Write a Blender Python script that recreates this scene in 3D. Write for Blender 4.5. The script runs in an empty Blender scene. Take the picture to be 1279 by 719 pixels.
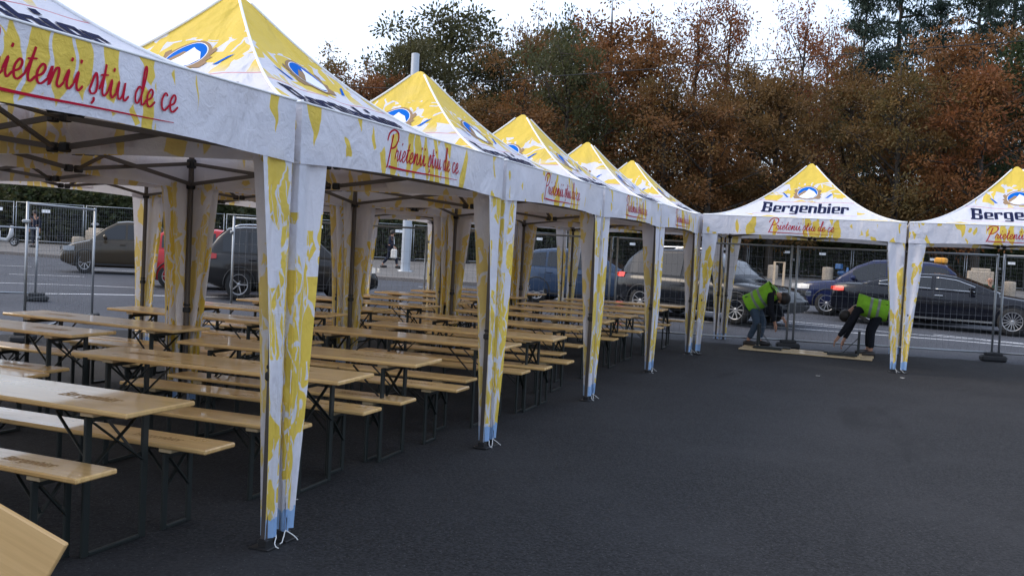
import bpy, bmesh, math, random
import numpy as np
from mathutils import Vector, Matrix
R = math.radians
random.seed(7)
SC = bpy.context.scene
COL = SC.collection

# ------------------------------------------------------------------ camera
cam_d = bpy.data.cameras.new('camera')
cam_d.sensor_width = 36.0
cam_d.lens = 1162.11 / 1279.0 * 36.0
cam_d.clip_start = 0.05
cam_d.clip_end = 3000
cam = bpy.data.objects.new('camera', cam_d)
COL.objects.link(cam)
cam.matrix_world = Matrix(((0.928082, -0.065935, 0.366491, 2.98761),
                           (0.36854, 0.021749, -0.929358, -4.310691),
                           (0.053306, 0.997587, 0.044484, 1.728094),
                           (0, 0, 0, 1)))
SC.camera = cam
# ------------------------------------------------------------------ sky, sun, exposure
SUN_EL, SUN_AZ = R(42), R(255)        # azimuth clockwise from +y : left, veiled by cloud
w = bpy.data.worlds.new('World')
SC.world = w
w.use_nodes = True
nt = w.node_tree
sky = nt.nodes.new('ShaderNodeTexSky')
sky.sky_type = 'NISHITA'
sky.sun_disc = False
sky.sun_elevation = SUN_EL
sky.sun_rotation = SUN_AZ
sky.air_density = 1.0
sky.dust_density = 3.0
sky.ozone_density = 1.0
# thin overcast: a bright white cloud veil, a little uneven, over the clear sky
tcw = nt.nodes.new('ShaderNodeTexCoord')
cn = nt.nodes.new('ShaderNodeTexNoise'); cn.inputs['Scale'].default_value = 2.2; cn.inputs['Detail'].default_value = 5
nt.links.new(tcw.outputs['Generated'], cn.inputs['Vector'])
ramp = nt.nodes.new('ShaderNodeMapRange')
for k_, v_ in zip((1, 2, 3, 4), (.3, .7, .52, .80)): ramp.inputs[k_].default_value = v_
nt.links.new(cn.outputs[0], ramp.inputs[0])
veil = nt.nodes.new('ShaderNodeMix'); veil.data_type = 'RGBA'
veil.inputs[7].default_value = (3.4, 3.85, 4.75, 1)
nt.links.new(ramp.outputs[0], veil.inputs[0]); nt.links.new(sky.outputs[0], veil.inputs[6])
nt.links.new(veil.outputs[2], nt.nodes['Background'].inputs[0])
nt.nodes['Background'].inputs[1].default_value = 0.15
sd = bpy.data.lights.new('sun', 'SUN')
sd.energy = 0.5
sd.angle = R(25)
sd.color = (1.0, 0.86, 0.68)
sun = bpy.data.objects.new('sun', sd)
COL.objects.link(sun)
sdir = Vector((math.sin(SUN_AZ) * math.cos(SUN_EL), math.cos(SUN_AZ) * math.cos(SUN_EL), math.sin(SUN_EL)))
sun.rotation_euler = sdir.to_track_quat('Z', 'Y').to_euler()
SC.view_settings.view_transform = 'Standard'
SC.view_settings.look = 'None'
SC.view_settings.exposure = 1.28
SC.view_settings.gamma = 1.0
SC.view_settings.use_curve_mapping = False
SC.cycles.max_bounces = 6
SC.cycles.transparent_max_bounces = 8

# ------------------------------------------------------------------ helpers
def gz(x, y):
    """height of the ground: level square, rising a little towards the road"""
    d = math.hypot(x - 2, y + 4)
    t = min(1, max(0, (d - 16) / 8))
    return .2 * t * t * (3 - 2 * t) + .007 * min(max(0, d - 24), 90)

def tag(o, label=None, cat=None, group=None, kind=None):
    if label: o['label'] = label
    if cat: o['category'] = cat
    if group: o['group'] = group
    if kind: o['kind'] = kind
    return o

def empty(name, loc=(0, 0, 0), rz=0.0, label=None, cat=None, group=None):
    o = bpy.data.objects.new(name, None)
    o.empty_display_size = .2
    COL.objects.link(o)
    o.location = loc
    o.rotation_euler = (0, 0, rz)
    return tag(o, label, cat, group)

def copy_tree(o, parent=None):
    c = o.copy()
    COL.objects.link(c)
    if parent: c.parent = parent
    for ch in list(o.children):
        copy_tree(ch, c)
    return c

class MB:
    """collects geometry and links it as one mesh object"""
    def __init__(s):
        s.v, s.f, s.m, s.sm, s.uv = [], [], [], [], None
    def add(s, vs, fs, mi=0, smooth=False):
        b = len(s.v)
        s.v += [tuple(v) for v in vs]
        s.f += [tuple(b + i for i in f) for f in fs]
        s.m += [mi] * len(fs)
        s.sm += [smooth] * len(fs)
        return s
    def box(s, c, size, mi=0, rot=None, bev=0.0):
        x, y, z = [k / 2 for k in size]
        if bev > 0:
            b = min(bev, x * .9, y * .9, z * .9)
            vs, idx = [], {}
            for sx in (-1, 1):
                for sy in (-1, 1):
                    for sz in (-1, 1):
                        for ax in range(3):
                            q = [sx * (x - b), sy * (y - b), sz * (z - b)]
                            q[ax] = (sx * x, sy * y, sz * z)[ax]
                            idx[(sx, sy, sz, ax)] = len(vs)
                            vs.append(Vector(q))
            fs = []
            for ax in range(3):
                o1, o2 = [a for a in range(3) if a != ax]
                for sg in (-1, 1):
                    loop = []
                    for (p, q) in ((-1, -1), (1, -1), (1, 1), (-1, 1)):
                        k = [0, 0, 0]; k[ax] = sg; k[o1] = p; k[o2] = q
                        loop.append(idx[(k[0], k[1], k[2], ax)])
                    fs.append(loop)
            for ax in range(3):            # edges
                o1, o2 = [a for a in range(3) if a != ax]
                for p in (-1, 1):
                    for q in (-1, 1):
                        k0 = [0, 0, 0]; k0[ax] = -1; k0[o1] = p; k0[o2] = q
                        k1 = list(k0); k1[ax] = 1
                        fs.append([idx[(*k0, o1)], idx[(*k0, o2)], idx[(*k1, o2)], idx[(*k1, o1)]])
            for sx in (-1, 1):
                for sy in (-1, 1):
                    for sz in (-1, 1):
                        fs.append([idx[(sx, sy, sz, a)] for a in range(3)])
            # fix orientation
            ff = []
            for f in fs:
                cc = sum((vs[i] for i in f), Vector()) / len(f)
                n = (vs[f[1]] - vs[f[0]]).cross(vs[f[2]] - vs[f[0]])
                ff.append(f if n.dot(cc) > 0 else f[::-1])
            fs = ff
        else:
            vs = [Vector((a * x, b_ * y, c_ * z)) for a in (-1, 1) for b_ in (-1, 1) for c_ in (-1, 1)]
            fs = [(0, 1, 3, 2), (4, 6, 7, 5), (0, 4, 5, 1), (2, 3, 7, 6), (0, 2, 6, 4), (1, 5, 7, 3)]
        if rot is not None: vs = [rot @ v for v in vs]
        c = Vector(c)
        return s.add([v + c for v in vs], fs, mi)
    def bar(s, a, b, w, t, mi=0, up=(0, 0, 1)):
        a, b = Vector(a), Vector(b)
        d = b - a
        L = d.length
        z = d.normalized()
        u = Vector(up)
        if abs(z.dot(u)) > .99: u = Vector((1, 0, 0))
        x = u.cross(z).normalized()
        y = z.cross(x)
        M = Matrix((x, y, z)).transposed()
        return s.box((a + b) / 2, (w, t, L), mi, M)
    def tube(s, pts, rad, n=8, mi=0, smooth=True, cap=True):
        pts = [Vector(p) for p in pts]
        if not isinstance(rad, (list, tuple)): rad = [rad] * len(pts)
        vs, fs = [], []
        prev = None
        for i, p in enumerate(pts):
            d = (pts[min(i + 1, len(pts) - 1)] - pts[max(i - 1, 0)]).normalized()
            if prev is None:
                u = Vector((0, 0, 1)) if abs(d.z) < .9 else Vector((1, 0, 0))
                x = u.cross(d).normalized()
            else:
                x = (prev - d * prev.dot(d)).normalized()
            prev = x
            y = d.cross(x)
            for k in range(n):
                a = 2 * math.pi * k / n
                vs.append(p + (x * math.cos(a) + y * math.sin(a)) * rad[i])
        for i in range(len(pts) - 1):
            for k in range(n):
                fs.append((i * n + k, i * n + (k + 1) % n, (i + 1) * n + (k + 1) % n, (i + 1) * n + k))
        if cap:
            fs.append(tuple(range(n))[::-1]); fs.append(tuple((len(pts) - 1) * n + k for k in range(n)))
        return s.add(vs, fs, mi, smooth)
    def lathe(s, prof, n=24, c=(0, 0, 0), axis='z', mi=0, smooth=True):
        vs, fs = [], []
        for (r, h) in prof:
            for k in range(n):
                a = 2 * math.pi * k / n
                q = (r * math.cos(a), r * math.sin(a), h)
                if axis == 'y': q = (q[0], q[2], q[1])
                if axis == 'x': q = (q[2], q[0], q[1])
                vs.append(Vector(q) + Vector(c))
        for i in range(len(prof) - 1):
            for k in range(n):
                fs.append((i * n + k, i * n + (k + 1) % n, (i + 1) * n + (k + 1) % n, (i + 1) * n + k))
        return s.add(vs, fs, mi, smooth)
    def grid(s, fn, nu, nv, mi=0, smooth=True):
        """fn(i/nu, j/nv) -> point"""
        vs = [fn(i / nu, j / nv) for j in range(nv + 1) for i in range(nu + 1)]
        fs = [(j * (nu + 1) + i, j * (nu + 1) + i + 1, (j + 1) * (nu + 1) + i + 1, (j + 1) * (nu + 1) + i)
              for j in range(nv) for i in range(nu)]
        return s.add(vs, fs, mi, smooth)
    def orient(s, fn):
        for k, f in enumerate(s.f):
            p = [Vector(s.v[i]) for i in f]
            n = (p[1] - p[0]).cross(p[-1] - p[0])
            c = sum(p, Vector()) / len(p)
            if n.dot(fn(c)) < 0: s.f[k] = f[::-1]
        return s
    def mesh(s, name, mats):
        me = bpy.data.meshes.new(name)
        me.from_pydata([tuple(v) for v in s.v], [], s.f)
        if not isinstance(mats, (list, tuple)): mats = [mats]
        for m in mats: me.materials.append(m)
        me.polygons.foreach_set('material_index', s.m)
        me.polygons.foreach_set('use_smooth', s.sm)
        if s.uv:
            ul = me.uv_layers.new(name='UVMap')
            vi = np.zeros(len(me.loops), dtype=np.int32)
            me.loops.foreach_get('vertex_index', vi)
            ul.data.foreach_set('uv', np.array(s.uv, dtype=np.float32)[vi].ravel())
        me.update()
        return me
    def build(s, name, mats, parent=None):
        o = bpy.data.objects.new(name, s.mesh(name, mats))
        COL.objects.link(o)
        if parent: o.parent = parent
        return o

def link(name, me, parent=None):
    o = bpy.data.objects.new(name, me)
    COL.objects.link(o)
    if parent: o.parent = parent
    return o

# ------------------------------------------------------------------ materials
def mat(name, col=(.5, .5, .5), rough=.6, metal=0.0, spec=.5, coat=0.0, emit=None, es=0.0):
    m = bpy.data.materials.new(name)
    m.use_nodes = True
    b = m.node_tree.nodes['Principled BSDF']
    b.inputs['Base Color'].default_value = (*col, 1)
    b.inputs['Roughness'].default_value = rough
    b.inputs['Metallic'].default_value = metal
    b.inputs['Specular IOR Level'].default_value = spec
    b.inputs['Coat Weight'].default_value = coat
    b.inputs['Coat Roughness'].default_value = .04
    if emit:
        b.inputs['Emission Color'].default_value = (*emit, 1)
        b.inputs['Emission Strength'].default_value = es
    return m

class NT:
    """small wrapper for writing node trees"""
    def __init__(s, m):
        s.m, s.t = m, m.node_tree
        s.b = s.t.nodes['Principled BSDF']
    def n(s, typ, **kw):
        nd = s.t.nodes.new(typ)
        for k, v in kw.items(): setattr(nd, k, v)
        return nd
    def set(s, sock, v):
        if hasattr(v, 'is_output'): s.t.links.new(v, sock)
        else: sock.default_value = v
    def math(s, op, a, b=None, c=None, clamp=False):
        nd = s.n('ShaderNodeMath', operation=op, use_clamp=clamp)
        for i, v in enumerate((a, b, c)):
            if v is not None: s.set(nd.inputs[i], v)
        return nd.outputs[0]
    def mix(s, f, a, b, blend='MIX'):
        nd = s.n('ShaderNodeMix', data_type='RGBA', blend_type=blend)
        s.set(nd.inputs[0], f)
        s.set(nd.inputs[6], a if hasattr(a, 'is_output') else (*a, 1))
        s.set(nd.inputs[7], b if hasattr(b, 'is_output') else (*b, 1))
        return nd.outputs[2]
    def noise(s, vec, scale, detail=3, rough=.55, dist=0.0, col=False):
        nd = s.n('ShaderNodeTexNoise')
        s.set(nd.inputs['Vector'], vec)
        nd.inputs['Scale'].default_value = scale
        nd.inputs['Detail'].default_value = detail
        nd.inputs['Roughness'].default_value = rough
        nd.inputs['Distortion'].default_value = dist
        return nd.outputs[1 if col else 0]
    def mapping(s, vec, scale=(1, 1, 1), rot=(0, 0, 0), loc=(0, 0, 0)):
        nd = s.n('ShaderNodeMapping')
        s.set(nd.inputs[0], vec)
        s.set(nd.inputs[1], loc) if not hasattr(loc, 'is_output') else s.set(nd.inputs[1], loc)
        nd.inputs[2].default_value = rot
        nd.inputs[3].default_value = scale
        return nd.outputs[0]
    def step(s, v, lo, hi):
        nd = s.n('ShaderNodeMapRange', interpolation_type='SMOOTHSTEP')
        s.set(nd.inputs[0], v); s.set(nd.inputs[1], lo); s.set(nd.inputs[2], hi)
        return nd.outputs[0]
    def bump(s, h, strength, dist=.01):
        nd = s.n('ShaderNodeBump')
        s.set(nd.inputs['Height'], h)
        nd.inputs['Strength'].default_value = strength
        nd.inputs['Distance'].default_value = dist
        s.t.links.new(nd.outputs[0], s.b.inputs['Normal'])
    def coord(s, k='Object'):
        return s.n('ShaderNodeTexCoord').outputs[k]
    def sep(s, v):
        nd = s.n('ShaderNodeSeparateXYZ'); s.set(nd.inputs[0], v); return nd.outputs
    def rnd(s): return s.n('ShaderNodeObjectInfo').outputs['Random']
    def geo(s): return s.n('ShaderNodeNewGeometry').outputs['Position']
    def col(s, v): s.set(s.b.inputs['Base Color'], v)
    def rough(s, v): s.set(s.b.inputs['Roughness'], v)

WHITE = (.81, .81, .885)
YEL = (.88, .65, .11)

def fabric(name, kind):
    m = mat(name, WHITE, .62, spec=.25)
    N = NT(m)
    uv = N.coord('UV')
    u, v, _ = N.sep(uv)
    off = N.math('MULTIPLY', N.rnd(), 37.0)
    cmb = N.n('ShaderNodeCombineXYZ'); N.set(cmb.inputs[0], u); N.set(cmb.inputs[1], v); N.set(cmb.inputs[2], off)
    P = cmb.outputs[0]
    au = N.math('ABSOLUTE', u)
    def shards(scale, rot, prob, edge, warp, wscale):
        """torn brush marks: warped cells, some printed yellow, thin white gaps between"""
        wn = N.noise(P, wscale, 2, .5, .6, True)
        ad = N.n('ShaderNodeVectorMath', operation='MULTIPLY_ADD')
        N.set(ad.inputs[0], wn); ad.inputs[1].default_value = (warp, warp, 0); N.set(ad.inputs[2], P)
        Q = N.mapping(ad.outputs[0], scale, rot)
        f1 = N.n('ShaderNodeTexVoronoi'); N.set(f1.inputs['Vector'], Q); f1.inputs['Scale'].default_value = 1.0
        de = N.n('ShaderNodeTexVoronoi', feature='DISTANCE_TO_EDGE'); N.set(de.inputs['Vector'], Q); de.inputs['Scale'].default_value = 1.0
        r_, g_, _ = N.sep(f1.outputs['Color'])
        on = N.math('LESS_THAN', r_, prob)
        return N.math('MULTIPLY', on, N.step(de.outputs['Distance'], edge, edge + .03))
    if kind == 'roof':
        # v = height along the slope from the eave (0 .. 2)
        a = N.noise(N.mapping(P, (1.1, 3.4, 1), (0, 0, .35)), 2.2, 2.5, .5, .9)
        pr = N.math('ADD', .20, N.math('MULTIPLY', N.step(v, .3, 1.7), .50))
        y = shards((2.6, 6.5, 1), (0, 0, .45), pr, .035, .28, 2.2)
        y2 = shards((8, 3.2, 1), (0, 0, -.3), N.math('MULTIPLY', pr, .75), .05, .2, 3.0)
        y = N.math('MAXIMUM', y, N.math('MULTIPLY', y2, N.step(v, .7, 1.0)))
        top = N.step(N.math('ADD', v, N.math('MULTIPLY', a, .45)), 1.60, 1.61)
        y = N.math('MAXIMUM', y, top)
        # plain white box that carries the lettering
        inx = N.math('LESS_THAN', au, .86)
        inz = N.math('MULTIPLY', N.math('GREATER_THAN', v, .36), N.math('LESS_THAN', v, .84))
        y = N.math('MULTIPLY', y, N.math('SUBTRACT', 1.0, N.math('MULTIPLY', inx, inz)))
        ln = N.math('MULTIPLY', inx, N.math('MAXIMUM', N.math('COMPARE', v, .37, .006), N.math('COMPARE', v, .83, .006)))
        c = N.mix(y, WHITE, YEL)
        c = N.mix(N.math('MULTIPLY', ln, .7), c, (.62, .06, .10))
    elif kind == 'valance':
        cen = N.math('SUBTRACT', 1.0, N.step(au, .3, .6))
        pr = N.math('ADD', .10, N.math('MULTIPLY', cen, .45))
        y = shards((9, 2.6, 1), (0, 0, .25), pr, .05, .16, 3.0)
        y2 = shards((14, 6, 1), (0, 0, -.5), .10, .12, .1, 5.0)
        c = N.mix(N.math('MAXIMUM', y, y2), WHITE, YEL)
    else:
        a = N.noise(P, 4.0, 3, .5, 1.0)
        band = N.math('MULTIPLY', N.step(v, .10, .5), N.math('SUBTRACT', 1.0, N.step(v, 1.3, 2.05)))
        pr = N.math('ADD', .32, N.math('MULTIPLY', band, .46))
        y = shards((6.0, 2.6, 1), (0, 0, .3), pr, .022, .22, 4.0)
        y2 = shards((15, 4.5, 1), (0, 0, -.25), .86, .03, .10, 6.0)
        y = N.math('MULTIPLY', y, N.math('MAXIMUM', y2, N.step(a, .46, .5)))
        c = N.mix(y, WHITE, YEL)
        c = N.mix(N.math('LESS_THAN', v, N.math('ADD', .10, N.math('MULTIPLY', a, .16))), c, (.36, .56, .86))
    # grubby tint of the cloth, uneven
    g = N.noise(P, 1.7, 4, .6)
    c = N.mix(N.math('MULTIPLY', N.step(g, .5, .8), .16), c, (.45, .42, .38))
    # inside of the cloth: print ghosts through, warm bounced light painted in as grey-brown
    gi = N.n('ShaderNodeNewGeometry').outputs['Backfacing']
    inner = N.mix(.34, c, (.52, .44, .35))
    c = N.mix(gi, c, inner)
    N.col(c)
    wv = N.noise(N.mapping(P, (1, .55, 1), (0, 0, .35)), 2.6, 3, .5, 1.1)
    fn = N.noise(P, 26.0, 3, .6, 1.0)
    N.bump(N.math('ADD', wv, N.math('MULTIPLY', fn, .10)), .75, .09)
    tr = N.n('ShaderNodeBsdfTranslucent')
    N.t.links.new(c, tr.inputs[0])
    mx = N.n('ShaderNodeMixShader')
    mx.inputs[0].default_value = .30
    N.t.links.new(N.b.outputs[0], mx.inputs[1]); N.t.links.new(tr.outputs[0], mx.inputs[2])
    N.t.links.new(mx.outputs[0], N.t.nodes['Material Output'].inputs[0])
    return m

M = {}
M['roof'] = fabric('printed_roof_fabric', 'roof')
M['valance'] = fabric('printed_valance_fabric', 'valance')
M['curtain'] = fabric('printed_leg_fabric', 'curtain')
M['piping'] = mat('white_piping', (.8, .8, .8), .6)
M['red'] = mat('red_print', (.43, .012, .035), .85, spec=.06)
M['navy'] = mat('navy_print', (.012, .016, .05), .85, spec=.06)
M['blue'] = mat('blue_print', (.004, .12, .50), .85, spec=.06)
M['tan'] = mat('tan_print', (.30, .20, .12), .85, spec=.06)
M['pwhite'] = mat('white_print', (.80, .80, .83), .85, spec=.06)
M['frame'] = mat('canopy_steel', (.10, .085, .075), .5, .3)
M['black'] = mat('black_plastic', (.012, .012, .013), .5)
M['string'] = mat('white_string', (.7, .7, .68), .9)
M['stamp'] = mat('stamped_ink', (.36, .21, .08), .75)

def wood(name, base, dark, rough):
    m = mat(name, base, rough, spec=.5, coat=.5)
    N = NT(m)
    oc = N.coord('Object')
    off = N.math('MULTIPLY', N.rnd(), 61.0)
    cmb = N.n('ShaderNodeCombineXYZ'); N.set(cmb.inputs[0], off); N.set(cmb.inputs[1], N.math('MULTIPLY', off, .37)); N.set(cmb.inputs[2], 0.0)
    va = N.n('ShaderNodeVectorMath', operation='ADD'); N.set(va.inputs[0], oc); N.set(va.inputs[1], cmb.outputs[0])
    P = va.outputs[0]
    g = N.noise(N.mapping(P, (.8, 22, 8)), 1.6, 5, .65, .6)
    k = N.noise(N.mapping(P, (1.2, 3.0, 3)), 1.3, 4, .6)
    c = N.mix(N.step(g, .35, .75), base, dark)
    c = N.mix(N.math('MULTIPLY', N.step(k, .48, .72), .55), c, tuple(x * .55 for x in base))
    kn = N.noise(N.mapping(P, (6, 16, 5)), 1.0, 2, .5)
    c = N.mix(N.math('MULTIPLY', N.step(kn, .72, .76), .7), c, (.10, .05, .02))
    tint = N.math('MULTIPLY', N.rnd(), .4)
    c = N.mix(tint, c, tuple(x * .72 for x in base))
    N.col(c)
    N.rough(N.math('ADD', rough - .1, N.math('MULTIPLY', k, .35)))
    N.bump(g, .12, .004)
    return m
M['wood'] = wood('varnished_spruce', (.80, .52, .215), (.62, .36, .125), .24)
M['boardwood'] = wood('scuffed_spruce', (.74, .46, .19), (.62, .37, .14), .6)
M['rawwood'] = wood('bare_spruce', (.60, .46, .27), (.48, .34, .18), .6)
M['greensteel'] = mat('dark_green_steel', (.007, .011, .010), .5, .0)
M['edge'] = M['wood']

def asphalt(name, base, var, bluish=0.0, speck=True, rough=.82):
    m = mat(name, base, rough, spec=.22)
    N = NT(m)
    P = N.geo()
    n1 = N.noise(P, 48, 4, .75)
    n2 = N.noise(P, .55, 5, .6)
    n3 = N.noise(N.mapping(P, (1, 1, 1)), 7, 5, .65)
    c = N.mix(N.step(n1, .36, .66), tuple(b * .40 for b in base), tuple(b * 1.65 for b in base))
    c = N.mix(N.math('MULTIPLY', N.step(n2, .35, .7), var), c, tuple(b * 1.9 for b in base))
    c = N.mix(N.math('MULTIPLY', N.step(n3, .5, .72), .35), c, tuple(b * .6 for b in base))
    if speck:
        vo = N.n('ShaderNodeTexVoronoi'); N.set(vo.inputs['Vector'], P); vo.inputs['Scale'].default_value = 42
        sp = N.math('LESS_THAN', vo.outputs['Distance'], .17)
        wn = N.n('ShaderNodeTexWhiteNoise'); N.set(wn.inputs['Vector'], vo.outputs['Position'])
        sp = N.math('MULTIPLY', sp, N.math('GREATER_THAN', wn.outputs[0], .72))
        c = N.mix(N.math('MULTIPLY', sp, .55), c, (.13, .127, .125))
        st = N.noise(N.mapping(P, (1, .35, 1), (0, 0, .5)), .9, 4, .65, .8)
        c = N.mix(N.math('MULTIPLY', N.step(st, .56, .70), .5), c, tuple(b * .45 for b in base))
        du = N.noise(P, .23, 5, .7, .5)
        c = N.mix(N.math('MULTIPLY', N.step(du, .5, .72), .55), c, (.052, .050, .049))
    N.col(c)
    N.rough(N.math('ADD', rough - .12, N.math('MULTIPLY', n2, .25)))
    N.bump(N.math('ADD', n1, N.math('MULTIPLY', n3, .6)), .8, .008)
    return m
M['asphalt_new'] = asphalt('fresh_asphalt', (.0205, .0205, .0220), .5, rough=.95)
M['asphalt_road'] = asphalt('worn_asphalt', (.055, .058, .068), .35, speck=False, rough=.88)
M['paving'] = asphalt('grey_paving', (.125, .118, .112), .4, speck=False, rough=.9)
M['kerb'] = asphalt('kerb_stone', (.15, .135, .125), .3, speck=False)
M['earth'] = asphalt('leafy_earth', (.055, .045, .028), .7, speck=False)
M['paint'] = asphalt('road_paint', (.50, .51, .53), .3, speck=False)
M['concrete'] = asphalt('pale_concrete', (.33, .275, .215), .3, speck=False)
M['galv'] = mat('galvanised_steel', (.34, .36, .38), .42, .75)
M['wire'] = mat('galvanised_wire', (.24, .25, .27), .5, .6)
M['rubber'] = mat('fence_block_rubber', (.022, .024, .027), .8)
M['sign'] = mat('white_plate', (.8, .8, .8), .5)
M['pole'] = mat('pale_lamp_post', (.34, .37, .41), .5)
M['lath'] = mat('pale_lath', (.55, .42, .28), .7)

# ------------------------------------------------------------------ ground
CX, CY = 2.0, -4.0
def polar_sheet(name, mat_, radii_fn, n_a=360, off=0.0, a0=0, a1=2 * math.pi, kind='structure'):
    mb = MB()
    closed = abs(a1 - a0 - 2 * math.pi) < 1e-6
    def fn(i, j):
        a = a0 + (a1 - a0) * i
        r = radii_fn(j, a)
        x, y = CX + r * math.cos(a), CY + r * math.sin(a)
        return (x, y, gz(x, y) + off)
    nr = radii_fn.n
    mb.grid(fn, n_a, nr, 0, True)
    o = mb.build(name, mat_)
    return tag(o, kind=kind)
RAD = [0.01] + [.5 * k for k in range(1, 90)] + [45 * 1.12 ** k for k in range(1, 28)]
def rf(j, a): return RAD[round(j * rf.n)]
rf.n = len(RAD) - 1
polar_sheet('ground', M['asphalt_road'], rf)
def edge_r(a):
    pts = [(-200, 30), (-90, 34), (0, 34), (60, 20.5), (81, 19.1), (91.5, 18.5), (103, 18.2), (125, 16.7), (140, 14.6), (155, 13.2), (180, 14), (200, 18), (270, 34)]
    d = math.degrees(a)
    while d > 270: d -= 360
    for (p, q), (p2, q2) in zip(pts, pts[1:]):
        if p <= d <= p2:
            t = (d - p) / (p2 - p)
            return q + (q2 - q) * t + .06 * math.sin(a * 71) + .04 * math.sin(a * 193)
    return 30
def rn(j, a): return max(.01, j * edge_r(a))
rn.n = 70
polar_sheet('event_square', M['asphalt_new'], rn, 720, .006)

def resample(pts, n, smooth=True):
    P = [Vector((*q, 0)) for q in pts]
    if smooth:
        Q = []
        for i in range(len(P) - 1):
            a, b, c, d = P[max(i - 1, 0)], P[i], P[i + 1], P[min(i + 2, len(P) - 1)]
            for k in range(12):
                t = k / 12
                Q.append(.5 * ((2 * b) + (c - a) * t + (2 * a - 5 * b + 4 * c - d) * t * t + (3 * b - a - 3 * c + d) * t ** 3))
        Q.append(P[-1]); P = Q
    L = [0]
    for a, b in zip(P, P[1:]): L.append(L[-1] + (b - a).length)
    out, j = [], 0
    for i in range(n):
        s = L[-1] * i / (n - 1)
        while j < len(L) - 2 and L[j + 1] < s: j += 1
        t = (s - L[j]) / max(1e-9, L[j + 1] - L[j])
        out.append(P[j].lerp(P[j + 1], t))
    return out
def strip(name, a, b, m, off, nv=1, n=160, kind='structure', mb=None):
    A, B = resample(a, n), resample(b, n)
    own = mb is None
    if own: mb = MB()
    def fn(i, j):
        k = round(i * (n - 1))
        q = A[k].lerp(B[k], j)
        return (q.x, q.y, gz(q.x, q.y) + off)
    mb.grid(fn, n - 1, nv, 0, True)
    if own: return tag(mb.build(name, m), kind=kind)
def offset(pts, d):
    P = [Vector((*q, 0)) for q in pts]
    out = []
    for i, q in enumerate(P):
        t = (P[min(i + 1, len(P) - 1)] - P[max(i - 1, 0)]).normalized()
        out.append((q.x - t.y * d, q.y + t.x * d))
    return out
KERB = [(-75, 20), (-40, 22.2), (-29.5, 22.9), (-23.2, 23.7), (-14, 25.3), (-10, 26), (-5, 28), (0, 29.4), (4, 28.7), (12, 26), (30, 19.5), (60, 8)]
FAR = [(-80, 24), (-50, 29), (-37, 33), (-30, 39), (-23.8, 44.5), (-20, 49), (-13, 57), (-5.8, 63), (2, 64.5), (12, 64), (35, 58), (75, 40)]
# kerb as a real step: face + top
mbk = MB()
K1 = resample(KERB, 240)
def kf(i, j):
    q = K1[round(i * 239)]
    qn = K1[min(239, round(i * 239) + 1)]; qp = K1[max(0, round(i * 239) - 1)]
    t = (qn - qp).normalized(); nrm = Vector((-t.y, t.x, 0))
    w_, h_ = [(0, -.02), (0, .12), (.02, .135), (.28, .135), (.3, .1)][round(j * 4)]
    r = q + nrm * w_
    return (r.x, r.y, gz(r.x, r.y) + h_)
mbk.grid(kf, 239, 4, 0, False)
tag(mbk.build('kerb', M['kerb']), kind='structure')
strip('pavement', offset(KERB, .27), FAR, M['paving'], .128, 60, 240)
strip('woodland_floor', FAR, offset(FAR, 60), M['earth'], .14, 40, 160)
# lane paint
LINE_IN = [(-17.5, 5.5), (-15.6, 8.4), (-14.2, 10.3), (-12.4, 12.5), (-9, 15.4), (-4.2, 17.4), (-.75, 18.1), (3.4, 18.25), (5.8, 18.1), (14, 16.2), (22, 12)]
LINE_MID = [(-24, 8.5), (-19.4, 14.2), (-15, 17.8), (-11, 20.5), (-9.2, 21.4), (-5, 22.3), (-1.4, 21.6), (.19, 20.5), (5.8, 18.9), (16, 14)]
strip('lane_line', offset(LINE_IN, -.06), offset(LINE_IN, .06), M['paint'], .006, 1, 220)
def dashes(name, line, n_on, total, w_, m=M['paint'], off=.0065):
    P = resample(line, total)
    mb = MB()
    for s0 in range(0, total - n_on, n_on * 2):
        for k in range(s0, s0 + n_on):
            a, b = P[k], P[k + 1]
            t = (b - a).normalized(); nn = Vector((-t.y, t.x, 0)) * w_
            q = [a - nn, b - nn, b + nn, a + nn]
            mb.add([(v.x, v.y, gz(v.x, v.y) + off) for v in q], [(0, 1, 2, 3)])
    return tag(mb.build(name, m), kind='structure')
dashes('lane_dashes', offset(LINE_MID, 0), 8, 200, .06)
dashes('outer_lane_dashes', [(-26, 14), (-22, 17.8), (-17, 20.6), (-11.5, 22.8), (-6, 24.6), (0, 24.6), (6, 23.6), (14, 20)], 8, 200, .06)
strip('edge_line', offset([(-22, 5.5), (-19, 9), (-16, 12.4), (-13.6, 14.2), (-9, 17.6), (-4.5, 19.3), (0, 19.6), (3.5, 19.15), (6.5, 18.55), (14, 16.6)], -.05), offset([(-22, 5.5), (-19, 9), (-16, 12.4), (-13.6, 14.2), (-9, 17.6), (-4.5, 19.3), (0, 19.6), (3.5, 19.15), (6.5, 18.55), (14, 16.6)], .05), M['paint'], .007, 1, 220)

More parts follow.
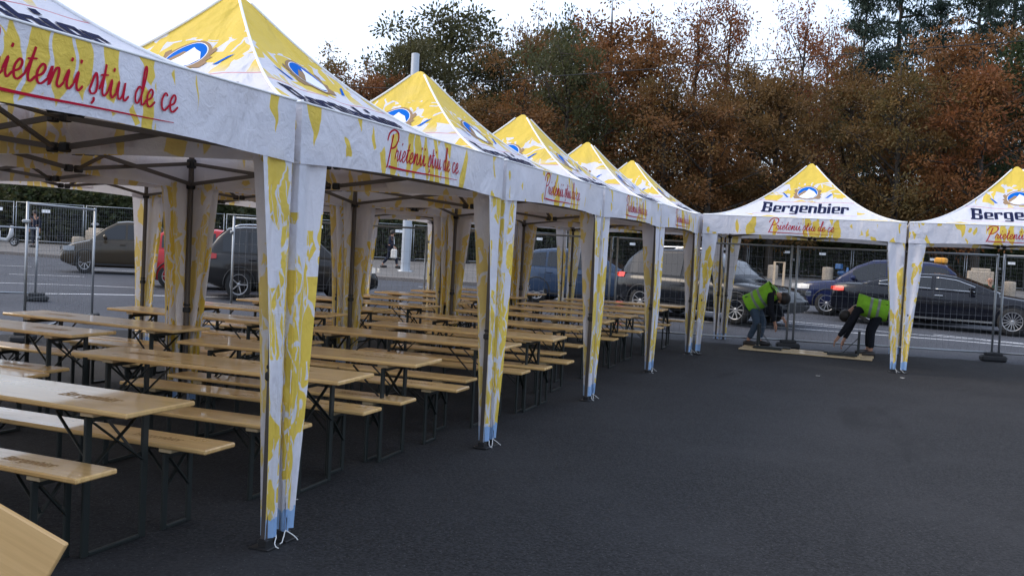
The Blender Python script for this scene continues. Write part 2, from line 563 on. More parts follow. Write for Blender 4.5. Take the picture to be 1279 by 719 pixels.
# ------------------------------------------------------------------ lettering
def catmull(pts, n=6):
    P = [Vector((*q, 0)) for q in pts]
    Q = []
    for i in range(len(P) - 1):
        a, b, c, d = P[max(i - 1, 0)], P[i], P[i + 1], P[min(i + 2, len(P) - 1)]
        for k in range(n):
            t = k / n
            Q.append(.5 * ((2 * b) + (c - a) * t + (2 * a - 5 * b + 4 * c - d) * t * t + (3 * b - a - 3 * c + d) * t ** 3))
    Q.append(P[-1])
    return Q
GLY = {
 'P': ([[(.95, 2.25), (.78, 1.5), (.55, .5), (.35, -.35), (.15, -.75)], [(-.1, 1.55), (.15, 2.2), (.9, 2.6), (1.75, 2.45), (2.0, 1.9), (1.6, 1.25), (.95, 1.0), (.75, 1.05)]], 1.75),
 'r': ([[(0, .1), (.22, 1.0), (.32, .82), (.55, .86), (.5, .3), (.62, 0), (.9, .3)]], .82),
 'i': ([[(0, .3), (.25, 1), (.2, .3), (.36, 0), (.62, .3)], [(.34, 1.46), (.40, 1.68)]], .6),
 'e': ([[(0, .3), (.4, .5), (.52, .85), (.34, 1.0), (.1, .6), (.16, .12), (.42, 0), (.78, .35)]], .74),
 't': ([[(0, .3), (.3, 1.2), (.4, 1.75), (.22, .4), (.38, 0), (.66, .3)], [(.02, 1.1), (.62, 1.2)]], .64),
 'n': ([[(0, .3), (.18, 1), (.12, .0), (.36, .8), (.56, .98), (.62, .7), (.58, .18), (.74, 0), (1.0, .3)]], .96),
 'u': ([[(0, .3), (.2, 1), (.15, .3), (.3, 0), (.55, .3), (.68, 1), (.62, .2), (.78, 0), (1.04, .3)]], 1.0),
 'S': ([[(-.05, .15), (.3, 1.15), (.46, .7), (.4, .12), (.12, 0), (-.05, .2)], [(.3, -.18), (.34, -.35), (.2, -.55)]], .62),
 'd': ([[(.6, .85), (.36, 1), (.1, .6), (.14, .12), (.36, .08), (.62, .7), (.86, 1.9), (.78, 2.25), (.64, 1.7), (.6, .3), (.76, 0), (1.04, .35)]], .98),
 'c': ([[(.54, .85), (.34, 1), (.1, .6), (.16, .12), (.42, 0), (.74, .35)]], .7),
 ' ': ([], .5)}
def slogan(mb, fn, cx, base, unit, sub=5, ku=.85):
    """hand-written slogan laid on a surface fn(u, h, lift)"""
    txt = 'Prietenii Stiu de ce'
    tot = sum(GLY[c][1] for c in txt)
    x = -tot / 2
    lift = .0
    for ch in txt:
        strokes, adv = GLY[ch]
        for st in strokes:
            Q = catmull(st, sub)
            lift += .0002
            vs = []
            n = len(Q)
            for i, q in enumerate(Q):
                t = (Q[min(i + 1, n - 1)] - Q[max(i - 1, 0)]).normalized()
                nn = Vector((-t.y, t.x, 0))
                nib = .046 + .034 * abs(t.y) if ch != 'P' else .07 + .05 * abs(t.y)
                if i in (0, n - 1): nib *= .6
                for s in (-1, 1):
                    p = q + nn * nib * s
                    px = x + p.x + p.y * .16
                    vs.append(fn(cx + px * unit * ku, base + p.y * unit, .0015 + lift))
            mb.add(vs, [(2 * i, 2 * i + 1, 2 * i + 3, 2 * i + 2) for i in range(n - 1)])
        x += adv
    # tapering underline
    N_ = 24
    vs = []
    for i in range(N_ + 1):
        t = i / N_
        px = -tot / 2 + .35 + t * (tot - .6)
        py = -.62 - .10 * math.sin(t * 3.1)
        hw = .075 * (1 - t) + .022
        for s in (-1, 1): vs.append(fn(cx + px * unit * ku, base + (py + hw * s) * unit, .0065))
    mb.add(vs, [(2 * i, 2 * i + 1, 2 * i + 3, 2 * i + 2) for i in range(N_)])
BLK = {
 'B': ([(-.04, .58, .86, 1.0), (0, .2, .14, .86), (.2, .46, .46, .58), (.42, .60, .56, .88), (.42, .64, .10, .48), (-.06, .56, 0, .14)], .72),
 'e': ([(.06, .5, .62, .74), (0, .18, .05, .68), (.36, .53, .34, .66), (.18, .45, .30, .40), (.06, .52, 0, .12)], .60),
 'r': ([(-.02, .18, 0, .74), (.18, .46, .60, .74), (.34, .48, .48, .62)], .52),
 'g': ([(.06, .5, .62, .74), (0, .18, .08, .68), (.34, .53, -.18, .68), (.14, .36, .02, .13), (.02, .48, -.27, -.15)], .61),
 'n': ([(-.02, .18, 0, .76), (.18, .48, .61, .74), (.34, .53, 0, .68)], .61),
 'b': ([(-.02, .18, .04, 1.02), (.18, .46, .60, .72), (.34, .53, .06, .66), (.06, .48, 0, .12)], .61),
 'i': ([(-.02, .18, 0, .74), (0, .18, .84, 1.0)], .27)}
def rect_on(mb, fn, u0, u1, h0, h1, lift, shear=0.0, nu=2, nh=3, mi=0):
    def g(i, j):
        h = h0 + (h1 - h0) * j
        u = u0 + (u1 - u0) * i
        return fn(u, h, lift)
    mb.grid(g, nu, nh, mi, False)
def word(mb, fn, width, base, height, lift0=.004, arc=.0, simple=False):
    txt = 'Bergenbier'
    tot = sum(BLK[c][1] for c in txt) - .08
    k = width / tot
    x = 0
    n = 0
    for ch in txt:
        rs, adv = BLK[ch]
        for (a, b, c, d) in rs:
            n += 1
            u0, u1 = (x + a) * k - width / 2, (x + b) * k - width / 2
            um = (u0 + u1) / 2 / (width / 2)
            dy = arc * (1 - um * um)
            rect_on(mb, fn, u0, u1, base + c * height + dy, base + d * height + dy, lift0 + .00022 * (n % 12), nu=1, nh=1 if simple else 7)
        x += adv
def poly_on(mb, fn, pts, lift, mi):
    """flat polygon (u,h) fanned from its centroid"""
    cx = sum(p[0] for p in pts) / len(pts); cy = sum(p[1] for p in pts) / len(pts)
    vs = [fn(cx, cy, lift)]
    rings = 3
    for r in range(1, rings + 1):
        for p in pts: vs.append(fn(cx + (p[0] - cx) * r / rings, cy + (p[1] - cy) * r / rings, lift))
    n = len(pts)
    fs = [(0, 1 + i, 1 + (i + 1) % n) for i in range(n)]
    for r in range(rings - 1):
        o = 1 + r * n
        fs += [(o + i, o + n + i, o + n + (i + 1) % n, o + (i + 1) % n) for i in range(n)]
    mb.add(vs, fs, mi)
def emblem(mb, fn, ch):
    """mountain badge: tan wreath, white ring, blue sky, brown and white peaks. materials 0 tan 1 white 2 blue"""
    fn0 = fn
    fn = lambda u, h, l: fn0(u * .70, ch + (h - ch) * .74, l + .0025)
    def ell(a, b, a0=0, a1=360, n=28): return [(a * math.cos(R(a0 + (a1 - a0) * i / n)), ch + b * math.sin(R(a0 + (a1 - a0) * i / n))) for i in range(n + (a1 - a0 < 360))]
    for s in (-1, 1):
        pts = [(s * .17, ch - .20), (s * .30, ch - .20), (s * .34, ch - .12), (s * .29, ch - .10), (s * .345, ch - .02), (s * .29, ch + .0), (s * .33, ch + .10), (s * .28, ch + .15), (s * .22, ch + .02), (s * .20, ch - .10)]
        poly_on(mb, fn, pts, .0012 + .0003 * s, 0)
        poly_on(mb, fn, [(s * .44, ch - .17), (s * .50, ch - .17), (s * .62, ch - .02), (s * .55, ch - .05)], .0017, 2)
    poly_on(mb, fn, ell(.285, .255), .0022, 0)
    poly_on(mb, fn, ell(.246, .225), .0030, 1)
    poly_on(mb, fn, ell(.235, .215), .0040, 2)
    poly_on(mb, fn, [(-.228, ch - .05), (-.08, ch + .09), (.0, ch + .06), (-.05, ch - .1), (-.1, ch - .19), (-.2, ch - .12)], .0050, 0)
    poly_on(mb, fn, [(-.19, ch - .13), (-.06, ch + .0), (.02, ch + .14), (.07, ch + .1), (.15, ch + .06), (.225, ch - .06), (.15, ch - .165), (0, ch - .213), (-.11, ch - .19)], .0060, 1)

# ------------------------------------------------------------------ canopies
HX, HY = 1.640, 1.466
ZB, ZT, ZP = 2.115, 2.45, 3.55
EXP = 1.78
def drop(t): return (ZP - ZT) * (1 - (1 - t) ** EXP)
SIDES = [((1, 0), HX, HY), ((0, 1), HY, HX), ((-1, 0), HX, HY), ((0, -1), HY, HX)]   # outward normal, distance, half width
NS = 40
def slope_table(a):
    L = [0]
    for i in range(NS):
        t0, t1 = i / NS, (i + 1) / NS
        L.append(L[-1] + math.hypot(a * (t1 - t0), drop(t1) - drop(t0)))
    return L
def roof_pt(side, t, v):
    (nx, ny), a, b = SIDES[side]
    lx, ly = -ny, nx
    t = max(t, .012)
    sag = .018 * (1 - v * v) * math.sin(math.pi * min(1, t)) * (1 + .25 * math.sin(3 * v + side))
    wr = .006 * math.sin(9 * v + 5 * t + side * 2) * math.sin(math.pi * t)
    z = ZP - drop(t) - sag + wr - .02 * max(0, (.05 - t) / .05)
    return Vector((nx * a * t + lx * b * t * v, ny * a * t + ly * b * t * v, z))
def roof_fn(side):
    (nx, ny), a, b = SIDES[side]
    L = slope_table(a)
    tot = L[-1]
    def fn(u, h, lift):
        s = tot - h
        t = 1.0
        for i in range(NS):
            if L[i + 1] >= s:
                t = (i + (s - L[i]) / (L[i + 1] - L[i])) / NS
                break
        v = max(-1, min(1, u / (b * t)))
        p = roof_pt(side, t, v)
        d1 = roof_pt(side, min(1, t + .01), v) - roof_pt(side, t - .01, v)
        d2 = roof_pt(side, t, v + .01) - roof_pt(side, t, v - .01)
        n = d2.cross(d1)
        if n.z < 0: n = -n
        return p + n.normalized() * lift
    return fn, tot
def val_pt(side, u, z):
    (nx, ny), a, b = SIDES[side]
    lx, ly = -ny, nx
    k = (ZT - z) / (ZT - ZB)
    edge = 1 - abs(u / b) ** 6
    bul = (.012 * math.sin(u * 4.1 + side) + .008 * math.sin(u * 9.7 + 1 + side) + .01) * math.sin(min(1, k) * 1.9) * edge
    zz = z
    if z < ZT - 1e-4: zz = z + .035 * (1 - (u / b) ** 2) * k      # the hem arches up a little between the legs
    zz -= 0.0
    return Vector((nx * (a + bul) + lx * u, ny * (a + bul) + ly * u, zz))
def val_fn(side):
    (nx, ny), a, b = SIDES[side]
    def fn(u, h, lift):
        p = val_pt(side, u, ZB + h)
        return p + Vector((nx, ny, 0)) * lift
    return fn

def make_canopy_meshes():
    D = {}
    # roof
    mb = MB(); mb.uv = []
    for s in range(4):
        (nx, ny), a, b = SIDES[s]
        L = slope_table(a)
        nu, nv = 24, 44
        def fn(i, j, s=s): return roof_pt(s, j, -1 + 2 * i)
        mb.grid(fn, nu, nv)
        for j in range(nv + 1):
            for i in range(nu + 1):
                t = j / nv
                st = np.interp(t * NS, range(NS + 1), L)
                mb.uv.append(((-1 + 2 * i / nu) * b * t + s * 7.3 * 0, L[-1] - st))
    mb.orient(lambda c: Vector((0, 0, 1)))
    D['roof'] = mb.mesh('roof', M['roof'])
    # valances with slogan
    for s in range(4):
        (nx, ny), a, b = SIDES[s]
        mb = MB(); mb.uv = []
        nu, nv = 36, 5
        def fn(i, j, s=s, b=b): return val_pt(s, -b + 2 * b * i, ZT - (ZT - ZB) * j)
        mb.grid(fn, nu, nv)
        mb.uv += [(-b + 2 * b * i / nu, ZT - (ZT - ZB) * j / nv) for j in range(nv + 1) for i in range(nu + 1)]
        mb.orient(lambda c, nx=nx, ny=ny: Vector((nx, ny, 0)))
        D['valance%d' % s] = mb.mesh('valance', M['valance'])
        mb = MB(); slogan(mb, val_fn(s), 0, .105, .083)
        D['slogan%d' % s] = mb.mesh('slogan', M['red'])
        f, tot = roof_fn(s)
        mb = MB(); word(mb, f, 1.42, .43, .34, .004, .03)
        D['word%d' % s] = mb.mesh('brand_word', M['navy'])
        mb = MB(); emblem(mb, f, 1.09)
        D['emblem%d' % s] = mb.mesh('emblem', [M['tan'], M['pwhite'], M['blue']])
    # white piping along the hips and eaves
    mb = MB()
    for s in range(4):
        mb.tube([roof_pt(s, t / 20, 1) + Vector((0, 0, .006)) for t in range(1, 21)], .011, 6)
        mb.tube([val_pt(s, SIDES[s][2] * (k / 10 - 1), ZT) + Vector((0, 0, .002)) for k in range(21)], .007, 5)
    D['piping'] = mb.mesh('piping', M['piping'])
    # leg curtains: two flaps per corner
    for c, (sx, sy) in enumerate(((1, 1), (-1, 1), (-1, -1), (1, -1))):
        rng = random.Random(20 + c)
        mb = MB(); mb.uv = []
        for ax in (0, 1):
            ph = rng.uniform(0, 6)
            nu, nv = 10, 26
            def fl(i, j, ax=ax, ph=ph, c=c):
                z = .06 + (ZB + .06 - .06) * (1 - j)
                q = 1 - j
                wd = .092 + .178 * q ** 1.3
                dist = wd * i
                fold = (.016 * math.sin(i * 7.5 + ph + q * 1.5) + .012 * math.sin(q * 5 + ph)) * min(1, 4 * i) * (1 if q < .97 else .3)
                lean = .015 * math.sin(q * 3 + ph)
                if ax == 0: return Vector((sx * (HX - .006 + fold * .8 - .01 * (1 - q)), sy * (HY - dist - .004), z))
                return Vector((sx * (HX - dist - .004), sy * (HY - .006 + fold * .8 - .01 * (1 - q)), z))
            mb.grid(fl, nu, nv)
            for j in range(nv + 1):
                for i in range(nu + 1):
                    mb.uv.append((i / nu * .3 + ax * 1.7 + c * 3.1, .06 + ZB * (1 - j / nv)))
        mb.orient(lambda c: Vector((sx, 0, 0)) if abs(abs(c.x) - HX) < abs(abs(c.y) - HY) else Vector((0, sy, 0)))
        D['curtain%d' % c] = mb.mesh('leg_curtain', M['curtain'])
        # steel pole, clips, foot
        px, py = sx * (HX - .05), sy * (HY - .05)
        mb = MB()
        mb.box((px, py, .02 + ZT / 2), (.042, .042, ZT - .06), bev=.006)
        D['pole%d' % c] = mb.mesh('pole', M['frame'])
        mb = MB()
        mb.box((px, py, .0095), (.125, .125, .011), bev=.003)
        mb.box((px, py, .03), (.062, .062, .05), bev=.006)
        D['foot%d' % c] = mb.mesh('foot_plate', M['black'])
        mb = MB()
        mb.box((px, py, .95), (.062, .062, .05), bev=.01)
        mb.box((px + sx * -.0, py - sy * .0, 1.0), (.05, .05, .025), bev=.006)
        D['clip%d' % c] = mb.mesh('clip', M['black'])
        mb = MB()
        mb.box((px, py, ZT - .09), (.075, .075, .09), bev=.012)
        D['hub%d' % c] = mb.mesh('corner_bracket', M['black'])
        mb = MB()
        mb.box((px, py, ZT - .30), (.07, .07, .07), bev=.012)
        D['slide%d' % c] = mb.mesh('slider', M['black'])
        # knotted string at the foot
        mb = MB()
        for k in range(2):
            a0 = rng.uniform(0, 6.28)
            pts = [Vector((px + sx * .04, py + sy * .04, .07))]
            for q in range(1, 6):
                a0 += rng.uniform(-.7, .7)
                pts.append(pts[-1] + Vector((math.cos(a0) * .017, math.sin(a0) * .017, -.012 if q < 5 else -.005)))
            for p in pts: p.z = max(p.z, .018)
            mb.tube(pts, .0032, 5)
        D['tie%d' % c] = mb.mesh('tie_string', M['string'])
    # scissor truss
    mb = MB(); hubs = []
    zt0, zt1 = ZT - .09, ZT - .29
    for s in range(4):
        (nx, ny), a, b = SIDES[s]
        lx, ly = -ny, nx
        def P(u, z, inn=.06, nx=nx, ny=ny, a=a, lx=lx, ly=ly): return Vector((nx * (a - inn) + lx * u, ny * (a - inn) + ly * u, z))
        e = b - .06
        for sg in (-1, 1):
            mb.bar(P(sg * e, zt0, .05), P(sg * .02, zt1 + .02, .05), .018, .034)
            mb.bar(P(sg * e, zt1, .075), P(sg * .02, zt0, .075), .018, .034)
            hubs.append(P(sg * .05, zt1 + .02, .062)); hubs.append(P(sg * .05, zt0, .062))
        # from mid side to the centre hub
        for inn, (za, zb_) in ((.062, (zt0, ZT + .02)), (.09, (zt1 + .02, ZT + .32))):
            p0 = P(0.0, za, inn + .02); p1 = Vector((nx * .05, ny * .05, zb_))
            mb.bar(p0, p1, .034, .018)
    mb.bar((0, 0, ZT - .02), (0, 0, ZP - .06), .035, .035)
    hubs += [Vector((0, 0, ZT + .02)), Vector((0, 0, ZT + .32))]
    hb = MB(); hb.box((0, 0, 0), (.06, .06, .06), bev=.01)
    D['hubs'] = hubs
    D['truss'] = mb.mesh('scissor_truss', M['frame'])
    D['conn'] = hb.mesh('truss_connector', M['black'])
    return D
CM = make_canopy_meshes()
def make_canopy():
    r = empty('canopy_tent', cat='canopy tent', label='x')
    rf_ = link('roof', CM['roof'], r)
    for s in range(4):
        link('brand_word', CM['word%d' % s], rf_); link('emblem', CM['emblem%d' % s], rf_)
        v = link('valance', CM['valance%d' % s], r); link('slogan', CM['slogan%d' % s], v)
    link('piping', CM['piping'], rf_)
    tr_ = link('scissor_truss', CM['truss'], r)
    for q in CM['hubs']: link('truss_connector', CM['conn'], tr_).location = q
    for c in range(4):
        cu = link('leg_curtain', CM['curtain%d' % c], r); link('tie_string', CM['tie%d' % c], cu)
        p = link('pole', CM['pole%d' % c], r)
        link('foot_plate', CM['foot%d' % c], p); link('clip', CM['clip%d' % c], p); link('corner_bracket', CM['hub%d' % c], p); link('slider', CM['slide%d' % c], p)
    return r
PX, PY = 3.2925, 3.0
can0 = make_canopy()
first = True
ORD = ['first', 'second', 'third', 'fourth', 'fifth', 'sixth', 'seventh', 'eighth', 'ninth', 'tenth', 'eleventh', 'twelfth', 'thirteenth', 'fourteenth']
def place_canopy(x, y, label, tilt):
    global first
    c = can0 if first else copy_tree(can0)
    first = False
    c.location = (x, y, gz(x, y) * .5)
    c.rotation_euler = (R(tilt[0]), R(tilt[1]), 0)
    c['label'] = label
    c['group'] = 'yellow and white pop-up canopy tents'
FRONT_LAB = ['yellow and white canopy tent nearest the camera, cut by the left edge of the photo',
 'yellow-peaked canopy tent second from the camera in the row facing the open asphalt',
 'yellow-peaked canopy tent third from the camera in the row facing the open asphalt',
 'yellow-peaked canopy tent fourth from the camera in the row facing the open asphalt',
 'yellow-peaked canopy tent fifth from the camera, last but one of the long row',
 'farthest yellow-peaked canopy tent of the long row, at the corner by the workers']
for k in range(6):
    place_canopy(-PX / 2, -1.5 + 3 * k, FRONT_LAB[k], (random.uniform(-.25, .25), random.uniform(-.25, .25)))
for k in range(6):
    place_canopy(-PX * 1.5 - .085, -1.5 + 3 * k, 'canopy tent of the row behind, road side, %s from the near end' % ORD[k], (random.uniform(-.25, .25), random.uniform(-.25, .25)))
place_canopy(PX / 2 + .04, 13.5, 'canopy tent facing the camera above the two workers in green vests', (0, .2))
place_canopy(PX * 1.5 + .085, 13.5, 'canopy tent cut by the right edge of the photo, in front of the black sedan', (0, -.2))

# ------------------------------------------------------------------ beer tables and benches
def leg_frame_mb(w_, h, inset, folded=False, heavy=True):
    """U frame of flat steel seen from the end, local: hinge at z=h, legs down; x = long axis"""
    mb = MB()
    lw = .045 if heavy else .038
    for s in (-1, 1):
        y = s * (w_ / 2 - inset)
        mb.box((0, y, h / 2), (.020, lw, h), bev=.004)
    y = w_ / 2 - inset
    mb.box((0, 0, .012), (.022, 2 * y - lw, .022), bev=.004)
    mb.box((0, 0, h - .015), (.022, 2 * y - lw, .028), bev=.004)
    return mb
def brace_mb(w_, h, inset, inward, heavy=True):
    """crossed braces across the legs and the folding strut along the board"""
    mb = MB()
    y = w_ / 2 - inset - .02
    zt, zl = h - .03, h * (.60 if heavy else .52)
    mb.bar((.013, -y, zt), (.013, y, zl), .022, .006)
    mb.bar((-.013, y, zt), (-.013, -y, zl), .022, .006)
    for s in (-1, 1):
        mb.bar((0, s * (y - .02), h * .62), (inward * (.30 if heavy else .2), s * (y - .05), h - .01), .016, .008)
    return mb
TL, TW, TH = 2.20, .50, .79
BL, BW, BH = 2.20, .265, .50
def stamp_meshes():
    def pl(cx, w_, hh, z):
        mb = MB()
        word(mb, lambda u, h, lift: Vector((cx + u, h, z + lift * .12)), w_, -hh / 2, hh, .004, 0, True)
        return mb.mesh('ink_stamp', M['stamp'])
    return pl(.62, .40, .10, TH), pl(.66, .34, .07, BH)
ST_T, ST_B = stamp_meshes()
def furniture(kind):
    L, W_, H_ = (TL, TW, TH) if kind == 'beer_table' else (BL, BW, BH)
    heavy = kind == 'beer_table'
    th = .028
    r = empty(kind, cat='table' if heavy else 'bench', label='x', group='folding beer tables in rows' if heavy else 'folding beer benches in rows')
    mb = MB(); mb.box((0, 0, H_ - th / 2), (L, W_, th), bev=.007)
    top = mb.build('tabletop' if heavy else 'seat_board', M['wood'], r)
    link('ink_stamp', ST_T if heavy else ST_B, top)
    for s in (-1, 1):
        mb = MB(); mb.box((s * (L / 2 - .30), 0, H_ - th - .014), (.09, W_ * .86, .026), bev=.004)
        mb.build('batten', M['rawwood'], r)
        h = H_ - th - .03
        ins = .05 if heavy else .03
        f = leg_frame_mb(W_, h, ins, heavy=heavy).build('leg_frame', M['greensteel'], r)
        f.location = (s * (L / 2 - .30), 0, 0)
        b = brace_mb(W_, h, ins, -s, heavy).build('brace', M['greensteel'], r)
        b.location = (s * (L / 2 - .30), 0, 0)
    return r
tab0, ben0 = furniture('beer_table'), furniture('beer_bench')
used = {'t': False, 'b': False}
def put(kind, x, y, a, label, flip=False):
    src = tab0 if kind == 't' else ben0
    o = src if not used[kind] else copy_tree(src)
    used[kind] = True
    o.location = (x, y, gz(x, y) + .006)
    o.rotation_euler = (0, 0, R(a + (180 if flip else 0)))
    o['label'] = label
    return o
rng = random.Random(3)
T1 = [(-1.54, -.48, -.3), (-1.33, 1.06, 2.5), (-1.34, 2.16, 2.5), (-1.3, 3.86, 1.0), (-1.19, 4.93, 2.0), (-1.40, 6.42, .8), (-1.46, 7.84, 0), (-1.46, 9.18, 1), (-1.52, 10.36, -.5), (-1.48, 11.4, .6), (-1.42, 12.6, .5)]
B1 = [(-1.62, -.83, 0), (-1.53, -.03, .5), (-1.50, .70, 1.5), (-1.43, 1.50, 1), (-1.42, 2.02, 1.2), (-1.34, 2.86, 1), (-1.5, 3.40, .5), (-1.3, 4.26, 1), (-1.23, 4.72, 1.5), (-1.2, 5.38, 1), (-1.52, 6.08, .8), (-1.62, 7.14, 0), (-1.52, 8.45, .5), (-1.58, 9.24, 0), (-1.54, 10.04, .4), (-1.46, 11.15, .5), (-1.5, 11.95, 0), (-1.45, 13.0, .4)]
T2 = [(-4.33, 1.76, 1), (-4.08, 2.72, -1), (-4.0, 4.02, .5), (-4.15, 5.3, 1), (-4.25, 6.6, .4), (-4.15, 7.9, -.5), (-4.2, 9.2, .6), (-4.3, 10.5, .4), (-4.2, 11.7, -.2), (-4.25, 12.9, .4)]
B2 = [(-4.42, 1.47, .5), (-4.3, 1.15, 1), (-4.12, 2.35, 0), (-4.0, 3.15, 1), (-4.05, 3.45, .2), (-4.1, 4.45, 1), (-4.1, 4.85, 0), (-4.2, 5.75, .5), (-4.2, 6.2, 0), (-4.2, 7.05, .5), (-4.2, 7.5, 0), (-4.2, 8.35, 0), (-4.2, 8.8, .5), (-4.25, 9.65, 0), (-4.25, 10.1, 0), (-4.25, 10.95, .4), (-4.2, 11.3, 0), (-4.2, 12.15, .3), (-4.2, 12.5, 0), (-4.2, 13.35, .3)]
def ordn(i, n): return 'nearest' if i == 0 else ('farthest' if i == n - 1 else ORD[i] if i < len(ORD) else str(i + 1) + 'th')
XO = ['fifteenth', 'sixteenth', 'seventeenth', 'eighteenth', 'nineteenth', 'twentieth', 'twenty-first']
ORD2 = ORD + XO
def lab(kind, i, n, col):
    k = 'beer table' if kind == 't' else 'narrow beer bench'
    o = 'nearest' if i == 0 else 'farthest' if i == n - 1 else ORD2[i] + ' from camera'
    return 'varnished %s, %s, in the column %s' % (k, o, 'under the front tents' if col == 1 else 'under the rear tents')
for i, (x, y, a) in enumerate(T1): put('t', x, y, a, lab('t', i, len(T1), 1), i % 3 == 1)
for i, (x, y, a) in enumerate(B1): put('b', x, y, a, lab('b', i, len(B1), 1), i % 4 == 2)
for i, (x, y, a) in enumerate(T2): put('t', x, y, a, lab('t', i, len(T2), 2), i % 2 == 1)
for i, (x, y, a) in enumerate(B2): put('b', x, y, a, lab('b', i, len(B2), 2), i % 3 == 1)

# folded table leaning in the bottom left corner of the view
lt = empty('folded_table', label='folded beer table leaning at a slant, only its pale corner in the bottom left', cat='table')
mb = MB(); mb.box((-1.1, -.25, 0), (2.2, .5, .028), bev=.005)
lt_top = mb.build('tabletop', M['boardwood'], lt)
mb = MB(); mb.box((-.3, -.25, -.03), (.09, .43, .026), bev=.004); mb.box((-1.9, -.25, -.03), (.09, .43, .026), bev=.004); mb.build('batten', M['rawwood'], lt)
mb = MB()
for y in (-.06, -.44): mb.box((-.68, y, -.055), (.72, .04, .02), bev=.004)
mb.box((-1.03, -.25, -.055), (.022, .34, .02)); mb.build('leg_frame', M['greensteel'], lt)
r2 = Vector((0.928082, 0.36854, 0.053306)); u2 = Vector((-0.065935, 0.021749, 0.997587)); bk = Vector((0.366491, -0.929358, 0.044484))
ax_x = (r2 * math.cos(R(30)) - u2 * math.sin(R(30))).normalized()
ax_y = (r2 * math.sin(R(30)) + u2 * math.cos(R(30))).normalized()
ax_z = ax_x.cross(ax_y)
lt.matrix_world = Matrix((ax_x, ax_y, ax_z)).transposed().to_4x4()
lt.location = (.243, -1.718, .535)
# the two upturned benches the workers are folding
def upturned(x, y, folded, label):
    r = empty('upturned_bench', (x, y, gz(x, y) + .006), 0, label, 'bench', 'upturned benches at the workers\' feet')
    mb = MB(); mb.box((0, 0, .016), (2.35, .30, .028), bev=.006); mb.build('seat_board', M['rawwood'], r)
    for s in (-1, 1):
        mb = MB(); mb.box((s * .92, 0, .044), (.09, .24, .026), bev=.004); mb.build('batten', M['rawwood'], r)
        fr = MB()
        for yy in (-.105, .105):
            if folded: fr.box((s * .66, yy, .066), (.52, .05, .034), bev=.004)
            else: fr.box((s * .90, yy, .25), (.042, .05, .44), bev=.004)
        if folded: fr.box((s * .42, 0, .062), (.03, .2, .022)); fr.box((s * .88, 0, .062), (.03, .2, .022))
        else:
            fr.box((s * .90, 0, .462), (.024, .2, .024)); fr.bar((s * .90, .08, .36), (s * .62, .06, .035), .016, .008); fr.bar((s * .90, -.08, .36), (s * .62, -.06, .035), .016, .008)
            fr.box((s * .50, 0, .045), (.40, .12, .025), bev=.004)
        fr.build('leg_frame', M['greensteel'], r)
    return r
upturned(1.78, 13.62, True, 'pale upturned bench lying flat with folded black legs, nearer to the camera')
upturned(1.80, 13.98, False, 'pale upturned bench with its black legs standing up, farther from the camera')

# ------------------------------------------------------------------ site fence panels
def panel_meshes(L, H_, name='fence_panel'):
    mb = MB()
    r = .021
    mb.tube([(-L / 2 + .03, 0, .05), (-L / 2 + .03, 0, H_)], r, 8); mb.tube([(L / 2 - .03, 0, .05), (L / 2 - .03, 0, H_)], r, 8)
    mb.tube([(-L / 2 + .03, 0, H_ - .03), (L / 2 - .03, 0, H_ - .03)], r * .85, 8); mb.tube([(-L / 2 + .03, 0, .16), (L / 2 - .03, 0, .16)], r * .85, 8)
    fr = mb.mesh('frame', M['galv'])
    mb = MB()
    n = int(L / .11)
    for k in range(1, n):
        x = -L / 2 + .03 + (L - .06) * k / n
        mb.box((x, 0, (H_ + .13) / 2), (.0032, .0032, H_ - .2))
    for k in range(1, 8):
        z = .16 + (H_ - .19) * k / 8
        mb.box((0, .004, z), (L - .08, .0032, .0032))
    ms = mb.mesh('wire_mesh', M['wire'])
    mb = MB()
    pr = [(-.30, .0), (.30, .0), (.34, .0)]
    mb.box((0, 0, .06), (.44, .24, .11), bev=.03); mb.box((0, 0, .14), (.30, .17, .07), bev=.02)
    bl = mb.mesh('base_block', M['rubber'])
    mb = MB(); mb.box((0, 0, 0), (.05, .10, .05), bev=.01); mb.tube([(0, -.06, 0), (0, .06, 0)], .012, 6)
    cl = mb.mesh('clamp', M['galv'])
    return fr, ms, bl, cl
FP = {}
def fence_panel(a, b, label, group, H_=2.0, block=(True, True), sign=None, gz_off=0.0):
    a, b = Vector((*a, 0)), Vector((*b, 0))
    L = round((b - a).length, 2)
    key = (L, H_)
    if key not in FP: FP[key] = panel_meshes(L, H_)
    fr, ms, bl, cl = FP[key]
    c = (a + b) / 2
    r = empty('fence_panel', (c.x, c.y, gz(c.x, c.y) + gz_off), math.atan2(b.y - a.y, b.x - a.x), label, 'fence panel', group)
    link('frame', fr, r); link('wire_mesh', ms, r)
    za, zb = gz(a.x, a.y) - gz(c.x, c.y), gz(b.x, b.y) - gz(c.x, c.y)
    r.rotation_euler = (0, -math.atan2(zb - za, L), math.atan2(b.y - a.y, b.x - a.x))
    for on, s in zip(block, (-1, 1)):
        if on:
            o = link('base_block', bl, r); o.location = (s * L / 2, 0, .0)
            k = link('clamp', cl, r); k.location = (s * L / 2, 0, H_ * .86)
    if sign:
        mb = MB(); mb.box((sign[0], -.012, sign[1]), (.42, .008, .16), bev=.003)
        mb.build('plate', M['sign'], r)
    return r
NEAR = [(-5.05, 11.75), (-1.95, 13.66), (1.44, 14.40), (5.07, 15.08), (8.65, 15.3)]
NL = ['wire fence panel behind the back row of tents, before the dark hatchback', 'wire fence panel just left of the two workers, behind the last tents', 'wire fence panel behind the two workers and their benches', 'wire fence panel at the right edge in front of the black sedan']
for i, (a, b) in enumerate(zip(NEAR, NEAR[1:])):
    d = (Vector(b) - Vector(a)).normalized() * .03
    fence_panel((a[0] + d.x, a[1] + d.y), (b[0] - d.x, b[1] - d.y), NL[i], 'grey wire fence panels round the tents', block=(False, True))
